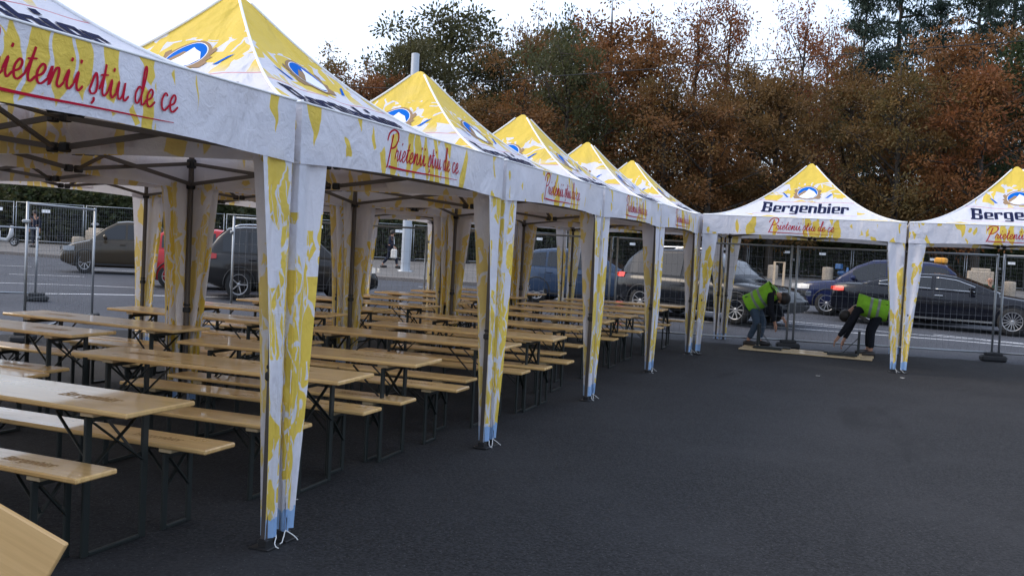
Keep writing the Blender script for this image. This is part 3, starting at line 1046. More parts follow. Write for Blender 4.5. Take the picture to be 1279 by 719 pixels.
fence_panel((-7.6, 9.05), (-5.11, 11.71), 'wire fence panel in front of the grey off-roader and the red car', 'grey wire fence panels round the tents', block=(True, True))
fence_panel((-8.28, 5.42), (-9.72, 8.06), 'wire fence panel standing askew like an open gate at the left', 'grey wire fence panels round the tents', block=(True, True))
fence_panel((-12.86, 9.67), (-15.4, 7.3), 'low wire fence panel seen through the open gate panel at the left edge', 'grey wire fence panels round the tents', H_=1.5, block=(True, False))
# fence along the wood
fp = resample(offset(FAR, -1.2), 400)
acc = [0]
for a, b in zip(fp, fp[1:]): acc.append(acc[-1] + (b - a).length)
def at_len(s):
    i = int(np.searchsorted(acc, s)); i = max(1, min(len(fp) - 1, i))
    t = (s - acc[i - 1]) / (acc[i] - acc[i - 1])
    return fp[i - 1].lerp(fp[i], t)
nP = int(acc[-1] / 3.5)
for k in range(10, nP - 12):
    a, b = at_len(k * 3.5 + .05), at_len(k * 3.5 + 3.47)
    d = (b - a).normalized()
    b = a + d * 3.42
    fence_panel((a.x, a.y), (b.x, b.y), 'far wire fence panel with a white plate along the wooded park edge', 'wire fence panels along the park edge', H_=2.15, block=(True, False), sign=(.9 if k % 2 else -.2, 1.72), gz_off=.13)

# ------------------------------------------------------------------ cars
def paint(name, col, flake=0.0):
    m = mat(name, col, .12, .0, spec=.36)
    N = NT(m)
    g = N.noise(N.coord('Object'), 3.0, 4, .6)
    N.rough(N.math('ADD', .05, N.math('MULTIPLY', g, .16)))
    return m
M['glass'] = mat('tinted_glass', (.012, .014, .017), .03, .0, spec=.5)
M['glass_pale'] = mat('clear_glass', (.12, .13, .14), .06, .0, spec=.9)
M['chrome'] = mat('bright_trim', (.55, .56, .58), .18, 1.0)
M['tyre'] = mat('tyre_rubber', (.014, .014, .014), .8)
M['rim'] = mat('alloy_rim', (.42, .42, .43), .3, .8)
M['trim'] = mat('black_trim', (.01, .01, .011), .45)
M['lampglass'] = mat('headlight_glass', (.16, .17, .18), .1, .3, spec=.8)
M['lamplit'] = mat('lit_headlight', (.35, .35, .36), .2, emit=(1, .95, .82), es=.10)
M['tail'] = mat('tail_lamp', (.28, .008, .006), .15)
M['taillit'] = mat('lit_tail_lamp', (.5, .02, .01), .15, emit=(1, .10, .04), es=.16)
def wheel_meshes(r, wd, spokes):
    t = MB()
    t.lathe([(r * .66, -wd / 2), (r * .93, -wd / 2), (r, -wd / 2 + .03), (r, wd / 2 - .03), (r * .93, wd / 2), (r * .66, wd / 2)], 36, axis='y')
    m = MB()
    m.lathe([(r * .70, -wd / 2 + .01), (r * .665, -wd / 2 - .004), (r * .62, -wd / 2 + .015), (r * .60, wd / 2 - .02), (r * .68, wd / 2)], 36, axis='y')
    m.lathe([(0.001, -wd / 2 + .02), (r * .13, -wd / 2 + .02), (r * .15, -wd / 2 + .05)], 18, axis='y')
    for k in range(spokes):
        a = 2 * math.pi * k / spokes
        d = Vector((math.cos(a), 0, math.sin(a)))
        m.bar(d * r * .1 + Vector((0, -wd / 2 + .035, 0)), d * r * .64 + Vector((0, -wd / 2 + .02, 0)), r * (.34 / math.sqrt(spokes) * .55), .03, up=(0, 1, 0))
    b = MB()
    b.lathe([(0.001, wd / 2 - .06), (r * .62, wd / 2 - .06)], 24, axis='y')
    b.lathe([(0.001, -wd / 2 + .09), (r * .42, -wd / 2 + .09), (r * .42, -wd / 2 + .12)], 24, axis='y')
    return t.mesh('tyre', M['tyre']), m.mesh('rim', M['rim']), b.mesh('brake_disc', M['trim'])

def car(name, label, cat, loc, head, p):
    """p: L W body [(x,z)] top line, bot [(x,z)], roof [(x,z)], wins, wheels, colours.  x = 0 rear bumper .. L nose; nose along +x"""
    L, W_ = p['L'], p['W']
    col = p['paint']
    root = empty(name, (loc[0], loc[1], loc[2] if len(loc) > 2 else gz(loc[0], loc[1])), head, label, cat)
    tx, tz = zip(*p['body'])
    rx, rz = zip(*p['roof'])
    zb0 = p.get('clear', .2)
    def top(x): return float(np.interp(x, tx, tz))
    def roof(x): return float(np.interp(x, rx, rz))
    def hw(x):
        e = min(1, x / (L * .16)); f = min(1, (L - x) / (L * .20))
        e = max(0, e); f = max(0, f)
        return W_ / 2 * (.80 + .20 * math.sin(math.pi / 2 * e)) * (.76 + .24 * math.sin(math.pi / 2 * f) ** .8)
    def bot(x):
        e = min(x, L - x)
        return zb0 + (.14 * max(0, 1 - e / .5))
    X0 = -L / 2
    # lower body
    mb = MB()
    xs = sorted(set([0, .03, .1, .22, .4, .6, .8] + list(np.linspace(1, L - 1, 14)) + [L - .8, L - .6, L - .4, L - .22, L - .1, L - .03, L] + [x for x in tx]))
    sec = []
    for x in xs:
        w_, zt, zb = hw(x), top(x), bot(x)
        h = zt - zb
        endk = min(1, min(x, L - x) / .1)
        half = [(0, zb), (.80 * w_, zb), (.95 * w_, zb + .07), (.985 * w_, zb + .28 * h), (1.0 * w_, zb + .55 * h), (.985 * w_, zb + .78 * h), (.945 * w_, zt - .035), (.88 * w_, zt), (.45 * w_, zt + .025), (0, zt + .035)]
        ring = half + [(-y, z) for (y, z) in half[-2:0:-1]]
        sec.append([Vector((X0 + x, y, z)) for (y, z) in ring])
    n = len(sec[0])
    vs = [v for s in sec for v in s]
    fs = [(i * n + k, i * n + (k + 1) % n, (i + 1) * n + (k + 1) % n, (i + 1) * n + k) for i in range(len(sec) - 1) for k in range(n)]
    fs += [tuple(range(n))[::-1], tuple((len(sec) - 1) * n + k for k in range(n))]
    mb.add(vs, fs, 0, True)
    body = mb.build('body', [col, M['trim']], root)
    bm = bmesh.new(); bm.from_mesh(body.data); bmesh.ops.recalc_face_normals(bm, faces=bm.faces); bm.to_mesh(body.data); bm.free()
    r = p['r']
    cut = MB()
    for wx in p['wheels']:
        cut.lathe([(0.0001, -W_), (r * 1.13, -W_), (r * 1.13, W_), (0.0001, W_)], 36, c=(X0 + wx, 0, r * 1.02), axis='y', mi=0, smooth=False)
    cme = cut.mesh('cut', M['trim'])
    bm = bmesh.new(); bm.from_mesh(cme); bmesh.ops.remove_doubles(bm, verts=bm.verts, dist=.001); bmesh.ops.recalc_face_normals(bm, faces=bm.faces); bm.to_mesh(cme); bm.free()
    co = link('cut', cme)
    md = body.modifiers.new('arch', 'BOOLEAN'); md.operation = 'DIFFERENCE'; md.object = co; md.solver = 'EXACT'; md.material_mode = 'TRANSFER'
    bpy.context.view_layer.update()
    dg = bpy.context.evaluated_depsgraph_get()
    nm = bpy.data.meshes.new_from_object(body.evaluated_get(dg))
    body.modifiers.clear(); body.data = nm
    bpy.data.objects.remove(co)
    # cabin
    x0, x1 = rx[0], rx[-1]
    def wb(x): return hw(x) * .90
    TUM = .30
    def sy(x, z): return wb(x) - TUM * max(0, z - top(x))
    mb = MB(); sec = []
    xs = sorted(set(list(np.linspace(x0, x1, 20)) + list(rx)))
    for x in xs:
        zt = max(roof(x), top(x) + .0); zb = top(x) - .06
        b_, t_ = wb(x), sy(x, zt)
        half = [(0, zb), (b_, zb), (b_, top(x)), ((b_ + t_) / 2, (top(x) + zt) / 2), (t_, zt - .0), (t_ - .06, zt + .035), (t_ * .5, zt + .06), (0, zt + .068)]
        ring = half + [(-y, z) for (y, z) in half[-2:0:-1]]
        sec.append([Vector((X0 + x, y, z)) for (y, z) in ring])
    n = len(sec[0])
    mb.add([v for s in sec for v in s], [(i * n + k, i * n + (k + 1) % n, (i + 1) * n + (k + 1) % n, (i + 1) * n + k) for i in range(len(sec) - 1) for k in range(n)] + [tuple(range(n))[::-1], tuple((len(sec) - 1) * n + k for k in range(n))], 0, True)
    cab = mb.build('cabin', col, root)
    bm = bmesh.new(); bm.from_mesh(cab.data); bmesh.ops.recalc_face_normals(bm, faces=bm.faces); bm.to_mesh(cab.data); bm.free()
    # windows on both sides: between the belt and the roof line
    for (a, b) in p['wins']:
        for s in (-1, 1):
            mb = MB()
            def wf(i, j, a=a, b=b, s=s):
                x = a + (b - a) * i
                z0, z1 = top(x) + .03, max(top(x) + .035, roof(x) - .045)
                z = z0 + (z1 - z0) * j
                return Vector((X0 + x, s * (sy(x, z) + .012), z))
            mb.grid(wf, 10, 4, 0, True)
            wdw = mb.build('window', M['glass'], root)
            if p.get('chrome'):
                tb = MB()
                for edge in (0, 1):
                    tb.tube([wf(i / 10, edge) + Vector((0, s * .004, 0)) for i in range(11)], .014, 6)
                tb.build('window_trim', M['chrome'], wdw)
    for nm_, (a, b) in (('rear_window', p['rearglass']), ('windscreen', p['screen'])):
        mb = MB()
        def gf(i, j, a=a, b=b):
            x = a + (b - a) * i
            z = roof(x)
            v = -1 + 2 * j
            hwid = sy(x, z) - .07
            return Vector((X0 + x, v * hwid, z + .045 + .028 * (1 - v * v)))
        mb.grid(gf, 8, 8, 0, True)
        mb.build(nm_, M['glass'], root)
    # wheels
    t, m, b = p['wheelset']
    for wx in p['wheels']:
        for s in (-1, 1):
            wr = empty('wheel', (X0 + wx, s * (W_ / 2 - .115), r), 0)
            wr.parent = root
            if s > 0: wr.rotation_euler = (0, 0, math.pi)
            link('tyre', t, wr); link('rim', m, wr); link('brake_disc', b, wr)
    # lamps
    hz, tz_ = p['lampz']
    for s in (-1, 1):
        for nm_, xc, zc, dx, dz, m_ in (('headlight', L - .30, hz, .42, .15, p.get('hl', M['lampglass'])), ('taillight', .18, tz_, .30, p.get('tlh', .13), p.get('tl', M['tail']))):
            mb = MB()
            def lf(i, j, xc=xc, zc=zc, dx=dx, dz=dz, s=s):
                x = xc + dx * (i - .5)
                z = zc + dz * (j - .5) * (1 - .35 * abs(i - .5))
                return Vector((X0 + x, s * (hw(x) * (1.012 - .10 * max(0, (z - (bot(x) + .78 * (top(x) - bot(x)))) / .2)) + .006), z))
            mb.grid(lf, 8, 3, 0, True)
            # wraps onto the end face
            xe = L + .012 if nm_ == 'headlight' else -.012
            y1 = hw(L if nm_ == 'headlight' else 0)
            mb.box((X0 + xe, s * (y1 - .14), zc), (.03, .26, dz * .7), bev=.01)
            mb.build(nm_, m_, root)
        # mirror, handles, sill strip, door seams
        xm = p['screen'][0] + .35 if p['screen'][1] > p['screen'][0] else 0
        xm = p['mirror']
        mb = MB(); mb.box((X0 + xm, s * (wb(xm) + .16), top(xm) + .10), (.14, .20, .14), bev=.05); mb.box((X0 + xm, s * (wb(xm) + .04), top(xm) + .05), (.06, .14, .04)); mb.build('mirror', col, root)
        for xh in p['handles']:
            mb = MB(); mb.box((X0 + xh, s * (hw(xh) * .992 + .012), top(xh) - .13), (.20, .03, .03), bev=.01); mb.build('handle', M['chrome'] if p.get('chrome') else col, root)
        mb = MB()
        for xd in p['seams']:
            mb.grid(lambda i, j, xd=xd: Vector((X0 + xd + .008 * (i - .5), s * (hw(xd) * (.955 + .045 * math.sin(math.pi * min(1, max(0, j)))) + .004), zb0 + .12 + (top(xd) - zb0 - .16) * j)), 1, 8)
        mb.build('door_seam', M['trim'], root)
        mb = MB(); mb.grid(lambda i, j: Vector((X0 + p['wheels'][0] + r * 1.2 + (p['wheels'][1] - p['wheels'][0] - 2.4 * r) * i, s * (hw(L / 2) * .965 + .012), zb0 + .07 + .05 * j)), 8, 1)
        mb.build('sill_strip', M['chrome'] if p.get('chrome') else M['trim'], root)
    mb = MB(); mb.box((X0 + L + .01, 0, .48), (.05, W_ * .42, .26), bev=.02); mb.build('grille', M['trim'], root)
    mb = MB(); mb.box((X0 - .008, 0, .60), (.02, .5, .11), bev=.004); mb.build('number_plate', M['sign'], root)
    mb = MB(); mb.box((X0 + .02, 0, .36), (.10, W_ * .72, .10), bev=.03); mb.build('rear_bumper', M['trim'], root)
    for s in (-1, 1):
        for wx in p['wheels']:
            mb = MB()
            pts = [Vector((X0 + wx + math.cos(a) * r * 1.14, s * (hw(wx) * .985 + .004), r * 1.02 + math.sin(a) * r * 1.14)) for a in np.linspace(-.25, math.pi + .25, 15)]
            mb.tube(pts, .018, 6); mb.build('arch_trim', col if p.get('chrome') else M['trim'], root)
    for xe, sg in ((.04, -1), (L - .04, 1)):
        mb = MB(); mb.box((X0 + xe, 0, bot(xe) + .10), (.10, hw(xe) * 1.86, .12), bev=.03); mb.build('bumper_lip', M['trim'], root)
    if p.get('rails'):
        for s in (-1, 1):
            pts = [Vector((X0 + x, s * (sy(x, roof(x)) - .06), roof(x) + .10 - (.05 if k in (0, 8) else 0))) for k, x in enumerate(np.linspace(p['rails'][0], p['rails'][1], 9))]
            mb = MB(); mb.tube(pts, .020, 8); mb.build('roof_rail', M['chrome'], root)
    return root
WS = wheel_meshes(.34, .24, 15)
WS2 = wheel_meshes(.34, .22, 10)
WS5 = wheel_meshes(.35, .22, 5)
P = {k: paint('paint_' + k, c) for k, c in dict(black=(.006, .007, .012), bluegrey=(.030, .052, .095), darkgreen=(.006, .008, .012), grey=(.020, .019, .019), red=(.42, .02, .022), gold=(.048, .037, .024), navy=(.012, .018, .06), silver=(.35, .35, .36)).items()}
SEDAN = dict(L=5.2, W=1.9, body=[(0, .80), (.05, .98), (.35, 1.03), (1.0, 1.04), (2.0, 1.0), (3.4, .97), (3.75, .95), (4.5, .86), (5.0, .74), (5.2, .58)],
             roof=[(.78, 1.02), (1.2, 1.17), (1.7, 1.29), (2.1, 1.335), (2.6, 1.345), (3.0, 1.305), (3.4, 1.17), (3.95, .97)], wins=[(1.18, 1.62), (1.68, 2.42), (2.52, 3.42)], rearglass=(.95, 1.75), screen=(2.98, 3.82),
             wheels=[1.08, 4.28], r=.345, wheelset=WS, lampz=(.68, .88), mirror=3.36, handles=[1.75, 2.62], seams=[1.62, 2.47, 3.5], chrome=True, clear=.19)
SUV = dict(L=4.65, W=1.88, body=[(0, .85), (.06, 1.0), (.4, 1.06), (2.0, 1.05), (3.1, 1.02), (3.5, 1.0), (4.2, .93), (4.5, .82), (4.65, .62)],
           roof=[(.10, 1.06), (.35, 1.38), (.6, 1.57), (1.0, 1.62), (2.0, 1.64), (2.5, 1.60), (2.9, 1.43), (3.45, 1.02)], wins=[(.48, 1.12), (1.18, 2.02), (2.10, 2.98)], rearglass=(.14, .55), screen=(2.5, 3.36),
           wheels=[.92, 3.62], r=.35, wheelset=WS2, lampz=(.80, .98), mirror=2.92, handles=[1.25, 2.2], seams=[1.1, 2.06, 3.05], clear=.24, rails=(.7, 2.3))
HATCH = dict(SUV, L=4.2, W=1.8, body=[(0, .80), (.05, .95), (.3, 1.0), (1.8, .99), (2.8, .96), (3.2, .93), (3.8, .82), (4.1, .70), (4.2, .55)],
             roof=[(.06, 1.0), (.3, 1.28), (.6, 1.42), (1.1, 1.48), (1.8, 1.49), (2.2, 1.45), (2.6, 1.28), (3.15, .95)], wins=[(.5, .95), (1.02, 1.78), (1.86, 2.62)], rearglass=(.1, .5), screen=(2.2, 3.05), wheels=[.75, 3.32], r=.32,
             wheelset=wheel_meshes(.32, .2, 8), lampz=(.70, .90), mirror=2.6, handles=[1.1, 1.95], seams=[.98, 1.82, 2.75], clear=.18, rails=None)
def nose_at(wheel_pt, p, which, head):
    """place a car so that its near-side wheel stands at wheel_pt"""
    wx = p['wheels'][which] - p['L'] / 2
    wy = -(p['W'] / 2)
    c, s = math.cos(head), math.sin(head)
    # near side (towards the square) is -y when the nose points right, +y when it points left
    if c < 0: wy = -wy
    return (wheel_pt[0] - (c * wx - s * wy), wheel_pt[1] - (s * wx + c * wy))
h = R(-9)
car('sedan_car', 'long black sedan with chrome window line and lit red tail lamp', 'car', nose_at((6.01, 20.9), SEDAN, 1, h), h, dict(SEDAN, paint=P['black'], tl=M['taillit']))
h = R(-22)
car('estate_car', 'dark estate car whose bonnet shows behind the left worker', 'car', nose_at((-.09, 17.6), SUV, 1, h), h, dict(SUV, paint=P['darkgreen'], body=[(x, z * .96) for x, z in SUV['body']], tl=M['taillit'], L=4.65))
h = R(6)
car('estate_car', 'blue-grey estate car with silver spoked wheels behind the tables', 'car', nose_at((-5.85, 19.9), HATCH, 0, h), h, dict(HATCH, paint=P['bluegrey'], r=.33, wheelset=wheel_meshes(.33, .2, 11)))
h = R(38)
car('off_roader', 'dark grey off-roader with silver roof rails at the left tent legs', 'car', nose_at((-10.74, 13.0), SUV, 0, h), h, dict(SUV, paint=P['grey'], wheelset=WS5, hl=M['lamplit'])).scale = (.86, 1, 1)
car('hatchback', 'bright red hatchback partly hidden behind the dark grey off-roader', 'car', (-12.95, 15.7), h, dict(HATCH, paint=P['red']))
h = R(200)
car('crossover_car', 'dark brown crossover driving left on the far lane', 'car', nose_at((-19.3, 16.6), HATCH, 1, R(222)), R(222), dict(HATCH, paint=P['gold'], hl=M['lampglass'])).scale = (.76, .9, 1.05)
h = R(172)
nv = car('taxi_cab', 'navy blue car with an orange roof sign behind the black sedan', 'car', nose_at((1.6, 23.9), SUV, 1, h), h, dict(SUV, paint=P['navy'], hl=M['lamplit'], rails=None))
mb = MB(); mb.box((-1.55, 0, 1.74), (.30, .70, .16), bev=.04); mb.build('roof_sign', mat('orange_roof_sign', (.75, .33, .03), .5), nv)

# ------------------------------------------------------------------ people
M['skin'] = mat('skin', (.38, .20, .13), .55)
M['hair'] = mat('dark_hair', (.012, .009, .008), .6)
def cloth(name, c):
    m = mat(name, c, .85, spec=.2); N = NT(m)
    g = N.noise(N.coord('Object'), 14, 4, .6)
    N.col(N.mix(N.math('MULTIPLY', N.step(g, .4, .7), .4), c, tuple(x * .6 for x in c)))
    N.bump(N.noise(N.coord('Object'), 11, 3, .6, 1.2), .5, .02)
    return m
M['vest'] = cloth('green_vest', (.23, .52, .035))
M['tape'] = mat('grey_reflective_tape', (.22, .26, .22), .35, .2)
M['jumper'] = cloth('black_jumper', (.010, .011, .016))
M['jeans'] = cloth('blue_grey_jeans', (.05, .075, .11))
M['darktr'] = cloth('dark_trousers', (.010, .012, .018))
M['suit'] = cloth('dark_suit', (.016, .02, .035))
M['shirt'] = cloth('white_shirt', (.65, .65, .66))
M['shoe'] = mat('dark_shoe', (.014, .011, .010), .5)
M['redtop'] = cloth('red_top', (.45, .02, .03))
M['greentop'] = cloth('green_jacket', (.03, .06, .04))
M['yellowtop'] = cloth('yellow_top', (.62, .30, .04))
M['bag'] = cloth('white_bag', (.62, .60, .56))

def skinned(name, pts, edges, rad, m, parent, sub=2, root=0, post=None):
    me = bpy.data.meshes.new(name)
    me.from_pydata([tuple(p) for p in pts], edges, [])
    o = bpy.data.objects.new(name, me); COL.objects.link(o)
    md = o.modifiers.new('skin', 'SKIN'); md.use_smooth_shade = True
    if not me.skin_vertices:
        me.skin_vertices_add() if hasattr(me, 'skin_vertices_add') else None
    if me.skin_vertices:
        for i, r in enumerate(rad):
            sv = me.skin_vertices[0].data[i]
            sv.radius = r if isinstance(r, tuple) else (r, r)
            sv.use_root = (i == root)
    sb = o.modifiers.new('sub', 'SUBSURF'); sb.levels = sub; sb.render_levels = sub
    bpy.context.view_layer.update()
    dg = bpy.context.evaluated_depsgraph_get()
    nm = bpy.data.meshes.new_from_object(o.evaluated_get(dg))
    bpy.data.objects.remove(o)
    nm.materials.clear(); nm.materials.append(m)
    for q in nm.polygons: q.use_smooth = True
    if post: nm = post(nm)
    o = link(name, nm, parent)
    return o

def person(name, loc, rz, J, label, group=None, top='jumper', legs='jeans', vest=False, shirt=None, hair=True):
    """J: joint name -> local point (x forward, y left, z up)"""
    root = empty(name, (loc[0], loc[1], loc[2] if len(loc) > 2 else gz(loc[0], loc[1])), rz, label, 'person', group)
    V = {k: Vector(v) for k, v in J.items()}
    pts, rad, ed, ix = [], [], [], {}
    def add(k, p, r, to=None):
        ix[k] = len(pts); pts.append(p); rad.append(r)
        if to is not None: ed.append((ix[to], ix[k]))
    add('pelvis', V['pelvis'], .125)
    add('spine', (V['pelvis'] + V['chest']) / 2, .115, 'pelvis')
    add('chest', V['chest'], .135, 'spine')
    add('neck', V['neck'], .055, 'chest')
    hd = (V['head'] - V['neck']).normalized()
    add('jaw', V['head'] - hd * .075, .070, 'neck')
    add('head', V['head'] + hd * .01, .098, 'jaw')
    add('crown', V['head'] + hd * .09, .062, 'head')
    for s in 'lr':
        add('sh' + s, V['sh' + s], .062, 'chest')
        add('el' + s, V['el' + s], .046, 'sh' + s)
        add('wr' + s, V['wr' + s], .030, 'el' + s)
        d = (V['wr' + s] - V['el' + s]).normalized()
        side = d.cross(Vector((1, 0, 0)) if abs(d.x) < .8 else Vector((0, 0, 1))).normalized()
        nrm = d.cross(side)
        palm = V['wr' + s] + d * .06
        add('pa' + s, palm, (.036, .020), 'wr' + s)
        for f in range(4):
            off = side * (f - 1.5) * .021
            ln = (.072, .082, .078, .06)[f]
            add('k%d' % f + s, palm + d * .038 + off, .0105, 'pa' + s)
            add('m%d' % f + s, palm + d * (.038 + ln * .5) + off + nrm * .014, .0095, 'k%d' % f + s)
            add('t%d' % f + s, palm + d * (.038 + ln * .85) + off + nrm * .042, .008, 'm%d' % f + s)
        add('th0' + s, palm - d * .015 + side * .040 + nrm * .012, .012, 'pa' + s)
        add('th1' + s, palm + d * .030 + side * .058 + nrm * .03, .0095, 'th0' + s)
        add('hi' + s, V['hi' + s], .088, 'pelvis')
        add('kn' + s, V['kn' + s], .056, 'hi' + s)
        add('an' + s, V['an' + s], .038, 'kn' + s)
        add('to' + s, V['to' + s], .036, 'an' + s)
    body = skinned('body', pts, ed, rad, M['skin'], root, 2)
    # face: nose, ears, eyes
    fw = V.get('face', Vector((1, 0, 0)))
    fw = (fw - hd * fw.dot(hd)).normalized(); sd_ = hd.cross(fw)
    mb = MB()
    c = V['head']
    mb.tube([c + fw * .095 + hd * .02, c + fw * .125 - hd * .025, c + fw * .09 - hd * .03], [.010, .016, .012], 6)
    for s in (-1, 1): mb.box(c + sd_ * s * .098 - hd * .01, (.03, .03, .055), bev=.012)
    mb.build('nose_and_ears', M['skin'], body)
    mb = MB()
    for s in (-1, 1): mb.box(c + fw * .096 + sd_ * s * .036 + hd * .02, (.022, .022, .014), bev=.006)
    mb.box(c + fw * .093 - hd * .062, (.03, .045, .010), bev=.004)
    mb.build('eyes_and_mouth', M['hair'], body)
    # hair
    mb = MB()
    def hf(i, j):
        a = 2 * math.pi * i; b = math.pi * .80 * j
        front = max(0, math.cos(a))
        b *= (1 - .36 * front)
        q = hd * math.cos(b) + (fw * math.cos(a) + sd_ * math.sin(a)) * math.sin(b)
        return c + hd * .015 - fw * .008 + q * (.122 + .006 * math.sin(a * 7) * math.sin(b * 5))
    if hair:
        mb.grid(hf, 20, 8)
        mb.build('hair', M['hair'], body)
    def garment(nm_, keys, links, radii, m, sub=2, ends=None):
        P_, E_, R_, I_ = [], [], [], {}
        for k, r in zip(keys, radii):
            I_[k] = len(P_); P_.append(V[k] if k in V else ends[k]); R_.append(r)
        for a, b in links: E_.append((I_[a], I_[b]))
        return skinned(nm_, P_, E_, R_, M[m], root, sub)
    sp = (V['pelvis'] + V['chest']) / 2
    ends = {'sp': sp, 'wl': V['wrl'].lerp(V['ell'], .12), 'wr_': V['wrr'].lerp(V['elr'], .12), 'nk': V['chest'].lerp(V['neck'], .75), 'al': V['anl'].lerp(V['knl'], .12), 'ar': V['anr'].lerp(V['knr'], .12)}
    garment('jacket', ['pelvis', 'sp', 'chest', 'nk', 'shl', 'ell', 'wl', 'shr', 'elr', 'wr_'],
            [('pelvis', 'sp'), ('sp', 'chest'), ('chest', 'nk'), ('chest', 'shl'), ('shl', 'ell'), ('ell', 'wl'), ('chest', 'shr'), ('shr', 'elr'), ('elr', 'wr_')],
            [.14, .135, .155, .07, .078, .062, .046, .078, .062, .046], top, 2, ends)
    garment('trousers', ['pelvis', 'hil', 'knl', 'al', 'hir', 'knr', 'ar'], [('pelvis', 'hil'), ('hil', 'knl'), ('knl', 'al'), ('pelvis', 'hir'), ('hir', 'knr'), ('knr', 'ar')],
            [.138, .105, .076, .058, .105, .076, .058], legs, 2, ends)
    if vest:
        up_ = (V['chest'] - V['pelvis']).normalized()
        a = V['pelvis'] - up_ * .10; b = V['chest'] + up_ * .10
        lat = (V['shl'] - V['shr']).normalized(); nr = lat.cross(up_)
        def ring(t, i, ex=1.0):
            cc = a.lerp(b, t) + nr * (.02 * math.sin(t * 5))
            wl_ = (.235 + .01 * t) * ex * (1 - .25 * max(0, t - .8) / .2); wn = (.200 - .012 * t) * ex
            an = 2 * math.pi * i
            return cc + lat * math.cos(an) * wl_ + nr * math.sin(an) * (wn + .008 * math.sin(an * 5 + t * 9))
        mb = MB(); mb.grid(lambda i, j: ring(j, i), 28, 12)
        for s in (-1, 1): mb.grid(lambda i, j, s=s: (b + lat * s * .10 + nr * (.13 - .26 * j) + up_ * (.05 * math.sin(math.pi * j)) + lat * (i - .5) * .09), 2, 8)
        ve = mb.build('vest', M['vest'], root)
        for t0 in (.28, .52):
            mb = MB(); mb.grid(lambda i, j, t0=t0: ring(t0 + .085 * j, i, 1.02), 28, 1)
            mb.build('reflective_band', M['tape'], ve)
    if shirt:
        up_ = (V['chest'] - V['pelvis']).normalized(); lat = (V['shl'] - V['shr']).normalized(); nr = lat.cross(up_)
        if nr.dot(fw) < 0: nr = -nr
        mb = MB(); mb.grid(lambda i, j: sp.lerp(V['neck'], j * .95) + lat * (i - .5) * .10 * (1.1 - j * .3) + nr * (.150 - .07 * j), 2, 5); mb.build('shirt', M[shirt], root)
    for s in 'lr':
        d = (V['to' + s] - V['an' + s]); d.z = 0; d = d.normalized()
        mb = MB()
        A = V['an' + s]
        zb = min(V['to' + s].z, A.z) - .05
        mb.tube([A - d * .07 + Vector((0, 0, zb + .045 - A.z)), A + Vector((0, 0, zb + .055 - A.z)), A + d * .11 + Vector((0, 0, zb + .050 - A.z)), A + d * .22 + Vector((0, 0, zb + .04 - A.z))], [.055, .066, .060, .042], 12)
        mb.build('shoe', M['shoe'], root)
    return root

# worker bent over, facing +x (towards the bench middle)
W1 = dict(pelvis=(-.12, 0, .86), chest=(.20, 0, 1.05), neck=(.37, 0, 1.04), head=(.46, .02, .97), face=(.6, 0, -.8),
          shl=(.25, .18, 1.03), ell=(.33, .24, .76), wrl=(.47, .17, .56), shr=(.25, -.18, 1.02), elr=(.28, -.22, .72), wrr=(.36, -.14, .48),
          hil=(-.10, .10, .84), knl=(.09, .14, .47), anl=(.03, .14, .10), tol=(.18, .15, .05), hir=(-.10, -.10, .84), knr=(.02, -.13, .46), anr=(-.14, -.13, .10), tor=(.01, -.14, .05))
person('person', (.82, 14.30, gz(.82, 14.3) + .0), R(-4), W1, 'worker in green vest and grey-blue jeans bending to the right over the upturned bench', 'workers folding benches', 'jumper', 'jeans', True)
W2 = dict(pelvis=(-.22, 0, .88), chest=(.14, 0, .93), neck=(.31, 0, .83), head=(.40, .0, .73), face=(.3, 0, -1),
          shl=(.22, .18, .86), ell=(.38, .22, .56), wrl=(.54, .16, .30), shr=(.21, -.18, .83), elr=(.30, -.22, .52), wrr=(.42, -.14, .24),
          hil=(-.18, .10, .86), knl=(-.04, .13, .47), anl=(-.06, .13, .10), tol=(.10, .14, .05), hir=(-.18, -.10, .86), knr=(-.02, -.13, .47), anr=(-.02, -.13, .10), tor=(.14, -.13, .05))
person('person', (2.85, 14.28, gz(2.85, 14.3)), R(184), W2, 'worker in green vest and black trousers bending to the left, hands on the bench', 'workers folding benches', 'jumper', 'darktr', True)
WALK = dict(pelvis=(0, 0, .92), chest=(.03, 0, 1.28), neck=(.04, 0, 1.46), head=(.06, 0, 1.60), face=(1, 0, 0),
            shl=(.03, .19, 1.40), ell=(-.10, .25, 1.14), wrl=(.06, .26, .92), shr=(.03, -.19, 1.40), elr=(.02, -.24, 1.12), wrr=(.24, -.22, .97),
            hil=(0, .09, .90), knl=(.22, .10, .52), anl=(.30, .10, .12), tol=(.45, .10, .07), hir=(0, -.09, .90), knr=(-.08, -.10, .48), anr=(-.34, -.10, .16), tor=(-.20, -.10, .07))
pg = person('person', (-17.66, 32.85, gz(-17.66, 32.85) + .13), R(10), WALK, 'man in dark suit walking right past the lamp post with a white bag', None, 'suit', 'suit', False, 'shirt')
mb = MB(); mb.box((-17.38, 32.66, gz(-17.66, 32.85) + .13 + .66), (.30, .14, .42), bev=.05); mb.tube([(-17.46, 32.66, gz(-17.6, 32.8) + .98), (-17.40, 32.66, gz(-17.6, 32.8) + 1.09), (-17.33, 32.66, gz(-17.6, 32.8) + .98)], .012, 6)
tag(mb.build('carrier_bag', M['bag']), 'white carrier bag hanging from the walking man\'s hand', 'bag')
STAND = dict(WALK, knl=(.03, .10, .50), anl=(0, .10, .12), tol=(.15, .11, .07), knr=(.03, -.10, .50), anr=(0, -.10, .12), tor=(.15, -.11, .07), wrr=(.05, -.26, .86), ell=(0, .25, 1.12), wrl=(.05, .26, .86))
